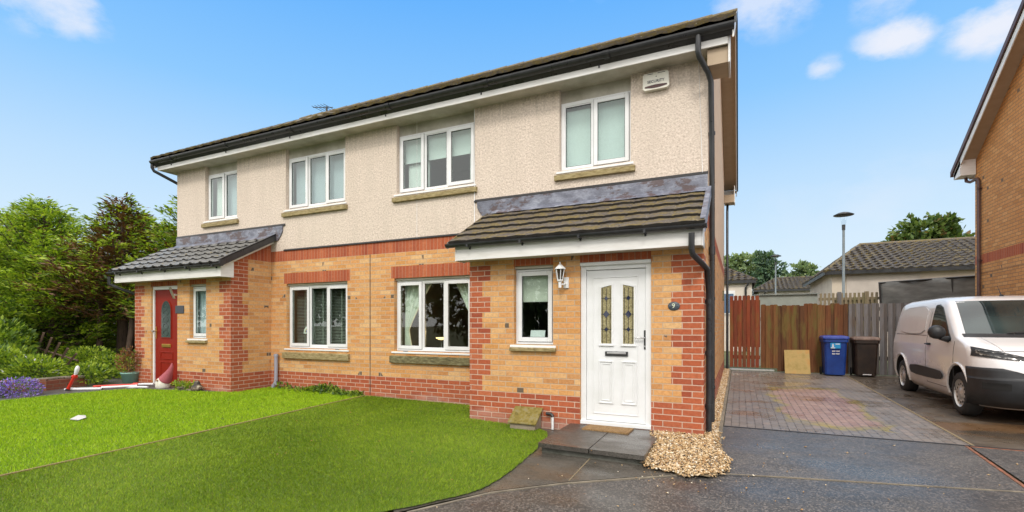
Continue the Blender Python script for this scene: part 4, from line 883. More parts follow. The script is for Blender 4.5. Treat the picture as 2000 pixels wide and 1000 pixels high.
m = MB(); m.prism([(-1.78, 5.86, .0905), (-1.20, 5.84, .0905), (-1.19, 6.14, .0905), (-1.77, 6.15, .0905)], (0, 0, .017)); tag(m.build('doormat', m_coir, bevel=.004), 'brown coir doormat on the wet step below the white door', 'doormat')
# gas meter box: sloping mossy lid
bx = empty('meter_box', 'squat ground meter box with sloping moss covered lid beside the step', 'meter box', (-2.6, 6.0, 0))
m = MB(); m.prism([(-2.80, 5.93, .0), (-2.80, 6.16, .0), (-2.80, 6.16, .235), (-2.80, 5.93, .075)], (.36, 0, 0)); m.build('box_body', material('meter_box_grey', lambda g, p, t: g.setin(S(p, 'Base Color'), g.mix(g.noise(t.outputs['Object'], 12, 4, .6), (.20, .16, .11), (.36, .30, .22))), rough=.8), bx, bevel=.006)
m_lid = material('mossy_lid', lambda g, p, t: g.setin(S(p, 'Base Color'), g.ramp(g.noise(t.outputs['Object'], 16, 5, .7), [(.3, (.07, .055, .012)), (.5, (.20, .155, .03)), (.7, (.22, .20, .13))])), rough=.9)
m = MB(); m.prism([(-2.825, 5.905, .072), (-2.825, 6.165, .250), (-2.825, 6.165, .274), (-2.825, 5.905, .096)], (.41, 0, 0)); m.build('box_lid', m_lid, bx, bevel=.008)
m = MB(); m.tube([(-2.36, 6.15, .20), (-2.29, 6.14, .20), (-2.265, 6.12, .19), (-2.26, 6.12, .165)], .022, 10); m.tube([(-2.26, 6.12, .175), (-2.26, 6.12, .0)], .017, 10, 1); tag(m.build('drain_pipe', [m_dkmetal, m_pvc]), 'short elbowed pipe between the mossy meter box and the step', 'pipe')
# grey pipe in the corner of the left porch
px_, py_ = -8.62, 7.0
m = MB(); m.tube([(px_, py_, .16), (px_, py_, .78)], .036, 12); m.tube([(px_, py_, .74), (px_, py_, .80)], .045, 12); m.tube([(px_ - .06, py_ - .02, .06), (px_ - .055, py_ - .02, .14), (px_, py_, .22), (px_, py_, .30)], .040, 12)
tag(m.build('drain_pipe', material('lilac_grey_pvc', base=(.33, .33, .40), rough=.5)), 'short capped lilac grey pipe in the corner beside the left porch', 'pipe')
# burglar alarm box
al = empty('alarm_box', 'cream burglar alarm box under the eaves at the top right of the front wall', 'alarm box', (-1.06, Y0, 4.83))
m_cream_pl = material('cream_plastic', lambda g, p, t: g.setin(S(p, 'Base Color'), g.mix(g.noise(t.outputs['Object'], 9, 4, .6), (.62, .60, .50), (.76, .74, .66))), rough=.4)
m = MB(); pts = [(-1.235, 4.715), (-1.205, 4.69), (-.905, 4.69), (-.875, 4.715), (-.885, 4.90), (-.90, 4.925), (-1.215, 4.925), (-1.23, 4.90)]; m.prism([(x, Y0 - .07, z) for x, z in pts], (0, .07, 0)); m.build('alarm_case', m_cream_pl, al, bevel=.012)
m = MB(); n = 12; m.prism([(-1.205 + .30 * i / n, Y0 - .074, 4.742 + .012 * math.sin(math.pi * i / n)) for i in range(n + 1)][::-1] + [(-1.205 + .30 * i / n, Y0 - .074, 4.724 - .016 * math.sin(math.pi * i / n)) for i in range(n + 1)], (0, .006, 0)); m.build('sounder_slot', material('slot_dark', base=(.05, .012, .012), rough=.5), al)
m = MB(); m.lathe([(0, 0), (.007, 0), (.007, .004)], (-1.05, Y0 - .074, 4.865), 10, 'Y'); m.box((-1.17, Y0 - .072, 4.905), (-1.09, Y0 - .069, 4.912)); m.box((-1.03, Y0 - .072, 4.905), (-.93, Y0 - .069, 4.912)); m.build('alarm_led', m_dkmetal, al)
def text(s, loc, size, mat, parent, rot=(R(90), 0, 0), name='lettering', sx=1, ext=.001):
    c = bpy.data.curves.new(name, 'FONT'); c.body = s; c.size = size; c.align_x = 'CENTER'; c.align_y = 'CENTER'; c.extrude = ext; c.offset = size * .012
    o = bpy.data.objects.new(name, c); C.objects.link(o); c.materials.append(mat); o.rotation_euler = rot; o.scale = (sx, 1, 1); o.parent = parent
    bpy.context.view_layer.update(); me = bpy.data.meshes.new_from_object(o.evaluated_get(bpy.context.evaluated_depsgraph_get())); bpy.data.objects.remove(o)
    o = bpy.data.objects.new(name, me); C.objects.link(o); o.rotation_euler = rot; o.scale = (sx, 1, 1); o.parent = parent
    o.location = Vector(loc) - Vector(parent['_abs']) if parent is not None and parent.get('_abs') is not None else loc; return o
m_ink = material('dark_ink', base=(.03, .04, .06), rough=.5)
text('SECURITY', (-1.055, Y0 - .0725, 4.80), .052, m_ink, al)
# lantern by the white door
la = empty('wall_lantern', 'white six sided wall lantern between the small window and the white door', 'lantern', (-2.12, YP, 2.05))
cx, cy = -2.135, YP - .12
m = MB(); m.lathe([(0, 2.225), (.008, 2.222), (.012, 2.205), (.006, 2.195), (.022, 2.188), (.078, 2.135), (.080, 2.128), (.06, 2.125)], (cx, cy, 0), 6, sm=False); m.build('lantern_roof', m_pvc, la)
m = MB()
for i in range(6):
    a = 2 * math.pi * i / 6; ca_, sa_ = math.cos(a), math.sin(a); m.tube([(cx + .06 * ca_, cy + .06 * sa_, 2.128), (cx + .035 * ca_, cy + .035 * sa_, 1.985)], .006, 5)
m.lathe([(.0, 1.99), (.042, 1.99), (.042, 1.975), (.022, 1.96), (.012, 1.93), (.0, 1.93)], (cx, cy, 0), 6, sm=False); m.build('lantern_frame', m_pvc, la)
m = MB(); m.lathe([(.056, 2.125), (.032, 1.99)], (cx, cy, 0), 6, sm=False); m.build('lantern_glass', fn_glass_mat('lantern_pane', (.5, .5, .48), 2), la)
m = MB(); m.tube([(cx, cy, 1.96), (cx, cy, 1.885)], [.022, .020], 10); m.tube([(cx, cy, 1.93), (cx + .04, cy + .05, 1.93), (cx + .045, YP - .01, 1.95)], .013, 8); m.box((cx + .015, YP - .022, 1.885), (cx + .085, YP - .001, 2.03)); m.build('lantern_bracket', m_pvc, la, bevel=.004)
# oval number plate
npl = empty('number_plate', 'oval dark slate house number plate to the right of the white door', 'number plate', (-.72, YP, 1.625))
m = MB(); m.lathe([(0, -.012), (.062, -.012), (.070, -.006), (.070, 0)], (-.718, YP - .001, 1.625), 28, 'Y', sx=1.0, sy=.78); m.build('plate', material('slate_plate', lambda g, p, t: g.setin(S(p, 'Base Color'), g.mix(g.noise(t.outputs['Object'], 40, 4, .6), (.025, .03, .035), (.09, .11, .13))), rough=.4), npl)
text('9', (-.722, YP - .0145, 1.626), .078, material('pale_number', base=(.62, .66, .50), rough=.5), npl)
m = MB(); 
for s_ in (-1, 1): m.tube([(-.718 + s_ * (.045 - .012 * math.cos(q_)), YP - .014, 1.62 + .012 * math.sin(q_)) for q_ in [i * .5 for i in range(9)]], .002, 4)
m.build('plate_swirl', material('blue_swirl', base=(.16, .22, .30), rough=.5), npl)
m = MB(); m.box((-10.57, YP - .014, 1.63), (-10.29, YP - .001, 1.79)); tag(m.build('number_plate', material('slate_plate_left', base=(.05, .055, .07), rough=.5), bevel=.004), 'plain dark grey rectangular plaque between the red door and its window', 'plaque')
m = MB(); m.obox((-10.53, YP - .10, 2.05), (.022, 0, 0), (0, .016, 0), (0, .045, -.115)); m.box((-10.55, YP - .05, 1.99), (-10.51, YP - .001, 2.03)); tag(m.build('wall_lantern', m_metal, bevel=.003), 'slim steel wall light beside the top of the red door', 'lantern')
# gnome and ornament by the red door
gn = empty('garden_gnome', 'garden gnome with tall pink bent hat and white beard by the red door', 'gnome', (-10.55, 6.06, .10), absolute=True)
m_gw = material('gnome_white', lambda g, p, t: g.setin(S(p, 'Base Color'), g.mix(g.noise(t.outputs['Object'], 30, 4, .6), (.62, .58, .48), (.85, .82, .74))), rough=.7); m_gp = material('gnome_hat', lambda g, p, t: g.setin(S(p, 'Base Color'), g.mix(g.noise(t.outputs['Object'], 20, 4, .6), (.30, .06, .08), (.45, .12, .14))), rough=.8)
m = MB(); m.lathe([(0, .08), (.10, .08), (.13, .14), (.13, .22), (.105, .29), (.05, .33), (.0, .34)], (-10.66, 5.98, 0), 16); m.build('gnome_body', m_gw, gn)
m = MB(); m.lathe([(0, -.015), (.022, -.006), (.024, .012), (0, .034)], (-10.64, 5.855, .27), 10); m.build('gnome_nose', material('gnome_skin', base=(.5, .28, .18), rough=.6), gn)
m = MB(); m.tube([(-10.61, 5.99, .27), (-10.57, 6.0, .32), (-10.52, 6.01, .40), (-10.47, 6.02, .48), (-10.445, 6.03, .56), (-10.44, 6.03, .62)], [.118, .105, .075, .05, .03, .010], 14); m.build('gnome_hat', m_gp, gn)
m_rock = material('dark_ornament', lambda g, p, t: g.setin(S(p, 'Base Color'), g.ramp(g.noise(t.outputs['Object'], 14, 4, .6), [(.4, (.03, .028, .025)), (.55, (.16, .12, .08)), (.7, (.55, .52, .4))])), rough=.7)
m = MB(); m.lathe([(0, .09), (.09, .09), (.11, .14), (.09, .20), (.06, .23), (.055, .26), (.035, .30), (0, .31)], (-9.62, 6.02, 0), 14); tag(m.build('stone_ornament', m_rock), 'small black and cream stone ornament against the left porch wall', 'ornament')
m = MB(); 
for i in range(40):
    a = random.uniform(-1, 1); x = -10.05 + a * .30; y = 6.04 + random.uniform(-.07, .05); r = random.uniform(.015, .04); m.lathe([(0, -r * .6), (r, -r * .2), (r * .8, r * .4), (0, r * .6)], (x, y, .11 + random.uniform(0, .05) * (1 - abs(a))), 6, sm=False)
tag(m.build('rubble', m_edging), 'small heap of brown soil and rubble below the left porch window', 'rubble', kind='stuff')
# flower pot
pt = empty('flower_pot', 'sage green plastic pot with rusty brown shrub beside the red door', 'flower pot', (-12.0, 6.12, .11))
m = MB(); m.lathe([(0, .115), (.13, .115), (.165, .33), (.178, .335), (.178, .365), (.16, .365), (.155, .33), (0, .33)], (-12.02, 6.08, 0), 24); m.build('pot', material('sage_plastic', lambda g, p, t: g.setin(S(p, 'Base Color'), g.mix(g.noise(t.outputs['Object'], 5, 3, .5), (.16, .33, .27), (.24, .42, .35))), rough=.5), pt)

# ---------------- leafy geometry helpers
def leaf_cloud(P, size, up=.3, aspect=2.2, jit=1.0, dirs=None):
    """diamond leaves: arrays of points -> V,F ; each leaf is one quad"""
    n = len(P); a = RNG.normal(size=(n, 3)) if dirs is None else dirs + RNG.normal(size=(n, 3)) * .45 * jit
    a[:, 2] += up; a /= np.linalg.norm(a, axis=1)[:, None] + 1e-9; b = np.cross(a, RNG.normal(size=(n, 3))); b /= np.linalg.norm(b, axis=1)[:, None] + 1e-9
    s = size * RNG.uniform(.6, 1.35, (n, 1)); V = np.empty((n, 4, 3)); V[:, 0] = P; V[:, 1] = P + a * s * .5 + b * s * .5 / aspect; V[:, 2] = P + a * s; V[:, 3] = P + a * s * .5 - b * s * .5 / aspect
    return V.reshape(-1, 3), np.arange(4 * n).reshape(-1, 4)
def leafmat(name, a, b, c=None, tr=.25):
    def fn(g, p, t):
        o = t.outputs['Object']; col = g.ramp(g.noise(o, 2.6, 4, .65), [(.32, a), (.62, b)] + ([(.78, c)] if c else [])); g.setin(S(p, 'Base Color'), col)
        nt = g.nt; trn = g.new('ShaderNodeBsdfTranslucent'); g.setin(trn.inputs[0], g.mix(1, col, (1.5, 1.6, .8), 'MULTIPLY')); mx = g.new('ShaderNodeMixShader'); mx.inputs[0].default_value = tr
        out = nt.nodes['Material Output']; g.link(p.outputs[0], mx.inputs[1]); g.link(trn.outputs[0], mx.inputs[2]); g.link(mx.outputs[0], out.inputs[0])
    return material(name, fn, rough=.5, spec=.35)
L_bright = leafmat('leaf_bright', (.18, .28, .02), (.36, .45, .05), tr=.35); L_mid = leafmat('leaf_mid', (.09, .17, .02), (.19, .28, .035), tr=.35); L_dark = leafmat('leaf_dark', (.035, .08, .016), (.08, .14, .025)); L_brown = leafmat('leaf_dead', (.09, .045, .02), (.20, .10, .04), tr=.1); L_yel = leafmat('leaf_yellow', (.26, .36, .02), (.42, .50, .06))
L_pur = material('petal_purple', base=(.20, .12, .52), rough=.6); L_pur2 = material('petal_lilac', base=(.34, .25, .66), rough=.6); L_wh = material('petal_white', base=(.7, .7, .68), rough=.6); L_rust = leafmat('leaf_rust', (.16, .06, .02), (.28, .13, .04), tr=.15)
m_bark = material('bark', lambda g, p, t: (g.setin(S(p, 'Base Color'), g.ramp(g.noise(g.mapping(t.outputs['Object'], (6, 6, 1)), 4, 5, .65), [(.3, (.045, .028, .02)), (.7, (.13, .085, .06))])), g.link(g.bump(g.noise(g.mapping(t.outputs['Object'], (8, 8, 1)), 5, 4, .6), .8, .02), S(p, 'Normal'))), rough=.9)
def ball_pts(n, c, r, shell=.35, flat=1):
    v = RNG.normal(size=(n, 3)); v /= np.linalg.norm(v, axis=1)[:, None]; rad = (1 - shell * RNG.uniform(0, 1, (n, 1)) ** 1.4)
    return np.asarray(c) + v * rad * np.asarray(r), v
def shrub(name, label, cat, loc, lobes, n, size, mats, probs, parent_group=None, stems=True):
    root = empty(name, label, cat, loc, group=parent_group)
    Ps, Ds = [], []
    tot = sum(l[1][0] * l[1][2] for l in lobes)
    for c, r in lobes:
        k = int(n * r[0] * r[2] / tot); p, v = ball_pts(k, c, r, .5); keep = p[:, 2] > loc[2] - .02; Ps.append(p[keep]); Ds.append(v[keep])
    P_ = np.concatenate(Ps); D = np.concatenate(Ds); V, F = leaf_cloud(P_, size, .25, dirs=D); o = np_mesh('foliage', V, F, mats, root, RNG.choice(len(mats), len(F), p=probs)); o.location = -Vector(loc)
    if stems:
        m = MB()
        for c, r in lobes:
            for _ in range(3): m.tube([loc, (loc[0] * .5 + c[0] * .5 + random.uniform(-.05, .05), loc[1] * .5 + c[1] * .5, (loc[2] + c[2]) / 2), (c[0] + random.uniform(-.3, .3) * r[0], c[1] + random.uniform(-.3, .3) * r[1], c[2] + r[2] * .4)], [.016, .011, .004], 5)
        m.build('stem', m_bark, root)
    return root
p_, v_ = ball_pts(900, (-12.02, 6.08, .62), (.26, .24, .30), .7); V, F = leaf_cloud(p_, .05, .5, dirs=v_); o = np_mesh('foliage', V, F, [L_rust, L_brown, L_mid], pt, RNG.choice(3, len(F), p=[.55, .3, .15])); o.location = -Vector(pt['_abs'])
m = MB()
for i in range(14): a = i * 2.4; m.tube([(-12.02, 6.08, .33), (-12.02 + .08 * math.cos(a), 6.08 + .08 * math.sin(a), .5), (-12.02 + .2 * math.cos(a), 6.08 + .2 * math.sin(a), .62 + .2 * random.random())], [.006, .005, .002], 5)
m.build('stem', m_bark, pt)
# ---------------- gravel
def pebbles(name, pts, rmin, rmax, mats, probs, label, cat='gravel'):
    n = len(pts); tv = np.array([(1, 0, 0), (-1, 0, 0), (0, 1, 0), (0, -1, 0), (0, 0, 1), (0, 0, -1)], float); tf = np.array([(0, 2, 4), (2, 1, 4), (1, 3, 4), (3, 0, 4), (2, 0, 5), (1, 2, 5), (3, 1, 5), (0, 3, 5)])
    r = RNG.uniform(rmin, rmax, (n, 1, 1)); sc = RNG.uniform(.6, 1.25, (n, 1, 3)) * np.array([1, 1, .62]); a = RNG.uniform(0, 6.28, n); ca_, sa_ = np.cos(a), np.sin(a)
    v = tv[None] * sc * r * RNG.uniform(.75, 1.25, (n, 6, 1)); x = v[..., 0] * ca_[:, None] - v[..., 1] * sa_[:, None]; y = v[..., 0] * sa_[:, None] + v[..., 1] * ca_[:, None]; tl = RNG.normal(0, .35, (n, 1)); z = v[..., 2] + x * tl
    V = np.stack([x, y, z], -1) + np.asarray(pts)[:, None, :]; F = (tf[None] + 6 * np.arange(n)[:, None, None]).reshape(-1, 3)
    o = np_mesh(name, V.reshape(-1, 3), F, mats, mi=np.repeat(RNG.choice(len(mats), n, p=probs), 8)); tag(o, label, cat, kind='stuff'); return o
PM = [material('pebble_%s' % i, base=c, rough=.6) for i, c in enumerate([(.50, .34, .17), (.60, .46, .29), (.36, .21, .09), (.72, .64, .50), (.16, .12, .09)])]
GP = [(-.92, 6.17), (-.92, 5.06), (-.80, 4.95), (-.48, 4.82), (-.24, 4.90), (-.12, 5.15), (-.10, 5.45), (-.19, 5.75), (-.24, 6.0), (-.24, 6.6), (-.37, 6.17)]
q = np.stack([RNG.uniform(-1.0, 0, 16000), RNG.uniform(4.6, 6.6, 16000)], 1); jx = q + RNG.normal(0, .035, q.shape); q = q[inpoly(jx, GP)][:5200]
def gz(x, y): return np.vectorize(GR)(x, y) + .02 + .085 * np.clip((y - 4.75) / 1.2, 0, 1) * np.clip((x + 0.02) / -.30, .15, 1)
z = gz(q[:, 0], q[:, 1]) + RNG.uniform(-.012, .012, len(q)); pebbles('gravel', np.column_stack([q, z]), .009, .021, PM, [.42, .22, .22, .07, .07], 'heap of cream and brown pebbles between the step and the black downpipes')
n = 5200; q = np.stack([RNG.uniform(-.375, -.245, n), RNG.uniform(6.2, 14.8, n)], 1); pebbles('gravel', np.column_stack([q, np.vectorize(GR)(q[:, 0], q[:, 1]) + .055 + RNG.uniform(-.01, .012, n) + .03 * np.clip((7.5 - q[:, 1]), 0, 1)]), .010, .022, PM, [.36, .26, .2, .12, .06], 'long narrow strip of pebbles between the gable wall and the driveway kerb')
m_gbed = material('gravel_bed', base=(.16, .12, .07), rough=.95)
mb = MB(); nx_, ny_ = 14, 20
for i in range(nx_):
    for j in range(ny_):
        c = [(-.92 + .86 * (i + a) / nx_, 4.80 + 1.37 * (j + b) / ny_) for a, b in ((0, 0), (1, 0), (1, 1), (0, 1))]
        if all(inpoly(np.array([cc]), GP)[0] or True for cc in c) and inpoly(np.array([[sum(p[0] for p in c) / 4, sum(p[1] for p in c) / 4]]), GP)[0]: mb.face([(x, y, float(gz(x, y)) - .008) for x, y in c])
mb.box((-.378, 6.17, -.1), (-.245, 14.9, .05)); mb.build('gravel_bed', m_gbed)['kind'] = 'structure'
# loose bits on tarmac and grass
n = 130; q = np.stack([RNG.uniform(-2.4, 3, n * 3), RNG.uniform(3.2, 7.2, n * 3)], 1)[:n]; w_ = RNG.normal(size=(60, 2)) * [.35, .25] + [-.5, 4.75]; q = np.concatenate([q, w_])
q = q[~((q[:, 0] < -1.9) & (q[:, 1] > 3.6))]; q = q[~((q[:, 0] < -.8) & (q[:, 1] > 4.95))]
pebbles('loose_pebbles', np.column_stack([q, np.vectorize(GR)(q[:, 0], q[:, 1]) + .008]), .005, .013, PM, [.3, .2, .3, .1, .1], 'loose pebbles scattered over the wet tarmac near the step', 'pebbles')
n = 60; q = np.stack([RNG.uniform(-6, -2.3, n), RNG.uniform(2.6, 6.8, n)], 1); V, F = leaf_cloud(np.column_stack([q, np.vectorize(ztf)(q[:, 0], q[:, 1]) + .026]), .03, 0, 1.5); V[:, 2] = np.repeat(np.vectorize(ztf)(q[:, 0], q[:, 1]) + .028, 4) + RNG.uniform(0, .006, 4 * n)
tag(np_mesh('fallen_leaves', V, F, [material('dry_leaf', base=(.30, .13, .04), rough=.8)]), 'tiny dry brown leaves scattered over the artificial turf', 'leaves', kind='stuff')
# weeds along the lawn at the wall
Wp = np.stack([RNG.uniform(-8.6, -6.35, 1400), 7.03 - np.abs(RNG.normal(0, .10, 1400)), np.zeros(1400)], 1); Wp[:, 2] = .07 + RNG.uniform(0, .10, 1400) * (1 + .6 * np.sin(Wp[:, 0] * 5)); Wp = Wp[RNG.uniform(0, 1, 1400) < .25 + .75 * ((Wp[:, 0] > -7.9))]
V, F = leaf_cloud(Wp, .075, .6, 2.0); tag(np_mesh('weeds', V, F, [L_mid, L_dark, L_bright], mi=RNG.choice(3, len(F), p=[.5, .25, .25])), 'leafy green weeds along the brick plinth below the left house window', 'weeds', kind='stuff')
Wp = np.stack([RNG.uniform(-10.3, -9.75, 260), 6.02 + RNG.normal(0, .05, 260), .12 + RNG.uniform(0, .14, 260)], 1); V, F = leaf_cloud(Wp, .06, .6, 2.2); tag(np_mesh('weeds', V, F, [L_bright, L_mid], mi=RNG.choice(2, len(F))), 'tuft of weeds between the gnome and the stone ornament', 'weeds', kind='stuff')
m = MB(); 
m.mesh([(-8.60, 3.62, .06), (-8.50, 3.55, .075), (-8.38, 3.60, .065), (-8.36, 3.68, .09), (-8.47, 3.72, .105), (-8.58, 3.70, .08), (-8.48, 3.64, .12)], [(0, 1, 6), (1, 2, 6), (2, 3, 6), (3, 4, 6), (4, 5, 6), (5, 0, 6)]); m.mesh([(-8.60, 3.62, .055), (-8.50, 3.55, .07), (-8.38, 3.60, .06), (-8.36, 3.68, .085), (-8.47, 3.72, .10), (-8.58, 3.70, .075)], [(0, 1, 2, 3, 4, 5)])
tag(m.build('paper_scrap', material('paper', base=(.50, .48, .46), rough=.8)), 'crumpled white scrap of paper lying on the lime green lawn', 'paper')
# ---------------- scooter lying on its side by the planter: white and red
m_rp = material('red_plastic', base=(.58, .030, .012), rough=.35); m_wp = material('white_plastic', base=(.78, .78, .80), rough=.3); m_rub = material('black_rubber', lambda g, p, t: g.setin(S(p, 'Base Color'), g.mix(g.noise(t.outputs['Object'], 20, 3, .5), (.012, .012, .012), (.035, .035, .035))), rough=.75)
sc = empty('toy_sword', 'red toy bat with white rounded head propped upright beside the low planter', 'toy', (-11.88, 4.95, .10))
m = MB(); m.tube([(-11.88, 4.93, .12), (-11.80, 4.96, .28), (-11.73, 4.98, .40)], [.030, .028, .024], 10); m.build('toy_handle', m_rp, sc)
m = MB(); m.tube([(-11.88, 4.93, .10), (-11.875, 4.93, .15)], [.036, .036], 10); m.build('toy_pommel', m_rub, sc)
m = MB(); m.tube([(-11.77, 4.97, .385), (-11.69, 4.99, .395)], [.035, .03], 8); m.tube([(-11.735, 4.98, .36), (-11.72, 4.985, .42)], [.036, .036], 10); m.build('toy_collar', m_rp, sc)
m = MB(); m.tube([(-11.725, 4.98, .41), (-11.70, 4.99, .46), (-11.675, 4.995, .53), (-11.66, 5.0, .58), (-11.655, 5.0, .60)], [.018, .034, .040, .030, .010], 12); m.build('toy_head', m_wp, sc)
sk = empty('kick_scooter', 'white and red scooter lying flat on the path before the green pot', 'scooter', (-11.5, 5.4, .11))
m = MB(); m.obox((-11.72, 5.13, .135), (.27, .18, .0), (-.035, .05, .0), (0, 0, .018)); m.build('deck', m_wp, sk, bevel=.012)
m = MB(); m.tube([(-11.48, 5.30, .15), (-11.22, 5.62, .155), (-11.12, 5.75, .155)], .022, 10); m.build('handlebar_stem', m_wp, sk)
m = MB(); m.tube([(-11.90, 5.36, .14), (-11.62, 5.60, .15), (-11.36, 5.80, .155)], .024, 10); m.build('stem_tube', m_rp, sk)
m = MB(); m.tube([(-11.36, 5.80, .155), (-11.30, 5.86, .155)], [.045, .045], 10); m.tube([(-11.34, 5.82, .16), (-11.20, 5.92, .165), (-11.02, 6.0, .165)], .02, 8, 1); m.build('handlebar', [m_rp, m_wp], sk)
for (x, y) in ((-11.96, 4.98), (-11.50, 5.28)):
    m = MB(); m.lathe([(.02, -.014), (.055, -.014), (.062, -.008), (.062, .008), (.055, .014), (.02, .014)], (x, y, .135), 18); w_ = m.build('wheel', m_rub, sk); m = MB(); m.lathe([(0, -.016), (.03, -.016), (.03, .016), (0, .016)], (x, y, .135), 12); m.build('hub', m_rp, w_)
m = MB(); m.tube([(-11.25, 5.62, .13), (-11.05, 5.73, .135), (-10.85, 5.80, .135)], .020, 8); tag(m.build('toy_baton', m_wp), 'white rod lying at the lawn edge beneath the green pot', 'toy')
# ---------------- planter, shrubs, purple flowers
m_bw = material('planter_brick', brick_fn([(.20, .065, .04), (.26, .09, .05), (.17, .06, .04)], (.22, .17, .12), dark=False, grime=False))
pl = empty('brick_planter', 'low red brick planter wall topped with grey stones at the left edge', 'planter', (-12.5, 4.9, .1))
def brickbox(mb, a, b, z0, z1, th):
    (x0, y0), (x1, y1) = a, b; L = math.hypot(x1 - x0, y1 - y0); nx, ny = -(y1 - y0) / L * th, (x1 - x0) / L * th
    for (p, q_) in (((x0, y0), (x1, y1)), ((x0 + nx, y0 + ny), (x1 + nx, y1 + ny))): mb.face([(*p, z0), (*q_, z0), (*q_, z1), (*p, z1)], 0, [(0, z0), (L, z0), (L, z1), (0, z1)])
    for p in ((x0, y0), (x1, y1)): mb.face([(*p, z0), (p[0] + nx, p[1] + ny, z0), (p[0] + nx, p[1] + ny, z1), (*p, z1)], 0, [(0, z0), (th, z0), (th, z1), (0, z1)])
    mb.face([(x0, y0, z1), (x1, y1, z1), (x1 + nx, y1 + ny, z1), (x0 + nx, y0 + ny, z1)], 0, [(0, 0), (L, 0), (L, th), (0, th)])
m = MB(); brickbox(m, (-14.9, 2.35), (-13.0, 3.75), 0, .31, .2); brickbox(m, (-13.0, 3.75), (-12.25, 4.75), 0, .33, .2); brickbox(m, (-12.25, 4.75), (-12.35, 5.45), 0, .30, .2); m.build('planter_wall', m_bw, pl)
m = MB(); 
for i in range(9): x, y = -12.45 + .05 * math.sin(i), 4.55 + i * .10; m.box((x - .12, y - .045, .305), (x + .10, y + .045, .345))
m.build('coping', m_edging, pl, bevel=.008)
sf_ = []
shrub('purple_aubrieta', 'low mound of purple flowers spilling over the planter at the left edge', 'flowers', (-12.2, 4.0, .1), [((-12.35, 3.75, .26), (.55, .38, .20)), ((-11.95, 4.25, .22), (.42, .30, .20)), ((-12.9, 3.4, .28), (.55, .35, .24))], 6500, .042, [L_pur, L_pur2, L_mid, L_dark], [.42, .28, .18, .12])
shrub('leafy_shrub', 'bright leafy green shrub with tiny white flowers behind the purple flowers', 'shrub', (-13.6, 5.0, .2), [((-13.1, 4.9, .45), (.55, .45, .30)), ((-13.9, 4.5, .55), (.7, .5, .42)), ((-12.55, 5.55, .34), (.40, .35, .22))], 6500, .085, [L_bright, L_mid, L_dark, L_wh], [.45, .36, .17, .02])
shrub('leafy_shrub', 'dark green leafy shrub at the far left below the sloping dark slats', 'shrub', (-16.5, 5.4, .2), [((-16.2, 5.3, .8), (1.1, .7, .75)), ((-17.4, 5.6, 1.1), (1.2, .8, 1.0)), ((-15.2, 5.2, .5), (.7, .5, .45))], 7500, .13, [L_mid, L_dark, L_bright], [.45, .3, .25])
shrub('leafy_shrub', 'yellow green low bush at the foot of the conifers left of the pot', 'shrub', (-13.4, 6.7, .2), [((-13.6, 6.5, .38), (.75, .45, .27)), ((-12.9, 6.6, .32), (.40, .35, .22)), ((-14.6, 6.5, .48), (.7, .5, .36))], 6500, .075, [L_yel, L_bright, L_mid, L_dark], [.16, .36, .30, .18])
# fallen dark slatted trellis and fence at far left
m_oldwood = material('old_wood', lambda g, p, t: g.setin(S(p, 'Base Color'), g.ramp(g.noise(g.mapping(t.outputs['Object'], (3, 3, 1)), 3, 4, .6), [(.3, (.07, .045, .03)), (.7, (.16, .10, .07))])), rough=.85)
m = MB()
for i in range(5): x = -15.9 + i * .38; m.tube([(x, 5.95, .55 - i * .03), (x + .32, 6.0, 1.20 - i * .12)], .030, 4, sm=False)
m.tube([(-16.0, 6.05, .80), (-14.1, 6.05, .55)], .025, 4, sm=False); tag(m.build('slatted_trellis', m_oldwood), 'dark slanted wooden slats leaning between the shrubs at the left', 'trellis')
lf = empty('panel_fence', 'pale orange timber fence behind the conifers at the far left', 'fence', (-27, 9.5, 0))
m_owood = material('orange_wood', lambda g, p, t: g.setin(S(p, 'Base Color'), g.ramp(g.noise(g.mapping(t.outputs['Object'], (3, 3, .5)), 3, 4, .6), [(.3, (.24, .13, .05)), (.7, (.42, .27, .12))])), rough=.85)
m = MB()
for i in range(60): x = -32 + i * .16; m.box((x, 9.4 + .02 * (i % 2), .2), (x + .15, 9.425 + .02 * (i % 2), 2.35 + .02 * math.sin(i * 1.7)))
m.build('fence_board', m_owood, lf)
m = MB()
for i in range(6): m.box((-32 + i * 1.9, 9.3, .1), (-31.9 + i * 1.9, 9.4, 2.4))
m.build('fence_post', m_owood, lf)

# ================================================================== DRIVEWAY THINGS
def woodmat(name, a, b, green):
    def fn(g, p, t):
        o = t.outputs['Object']; gr = g.noise(g.mapping(o, (9, 9, .7)), 4, 5, .65); c = g.ramp(gr, [(.3, a), (.7, b)])
        c = g.mix(g.ramp(g.noise(g.mapping(o, (4, 1, .8)), 1.4, 4, .65), [(.50, 0.), (.68, .8)]), c, green); g.setin(S(p, 'Base Color'), c); g.link(g.bump(gr, .5, .006), S(p, 'Normal'))
    return material(name, fn, rough=.85)
W_gate = [woodmat('gate_wood_a', (.18, .035, .014), (.30, .070, .026), (.20, .12, .03)), woodmat('gate_wood_b', (.13, .03, .014), (.24, .06, .025), (.16, .10, .03))]
W_fence = [woodmat('fence_wood_a', (.11, .036, .012), (.20, .078, .026), (.15, .13, .03)), woodmat('fence_wood_b', (.07, .028, .012), (.14, .058, .02), (.17, .13, .03)), woodmat('fence_wood_c', (.14, .058, .018), (.24, .11, .036), (.13, .12, .03))]
W_grey = [woodmat('grey_wood_a', (.13, .125, .13), (.22, .215, .22), (.15, .12, .09)), woodmat('grey_wood_b', (.09, .08, .075), (.16, .14, .13), (.12, .08, .05))]
YF = 14.95
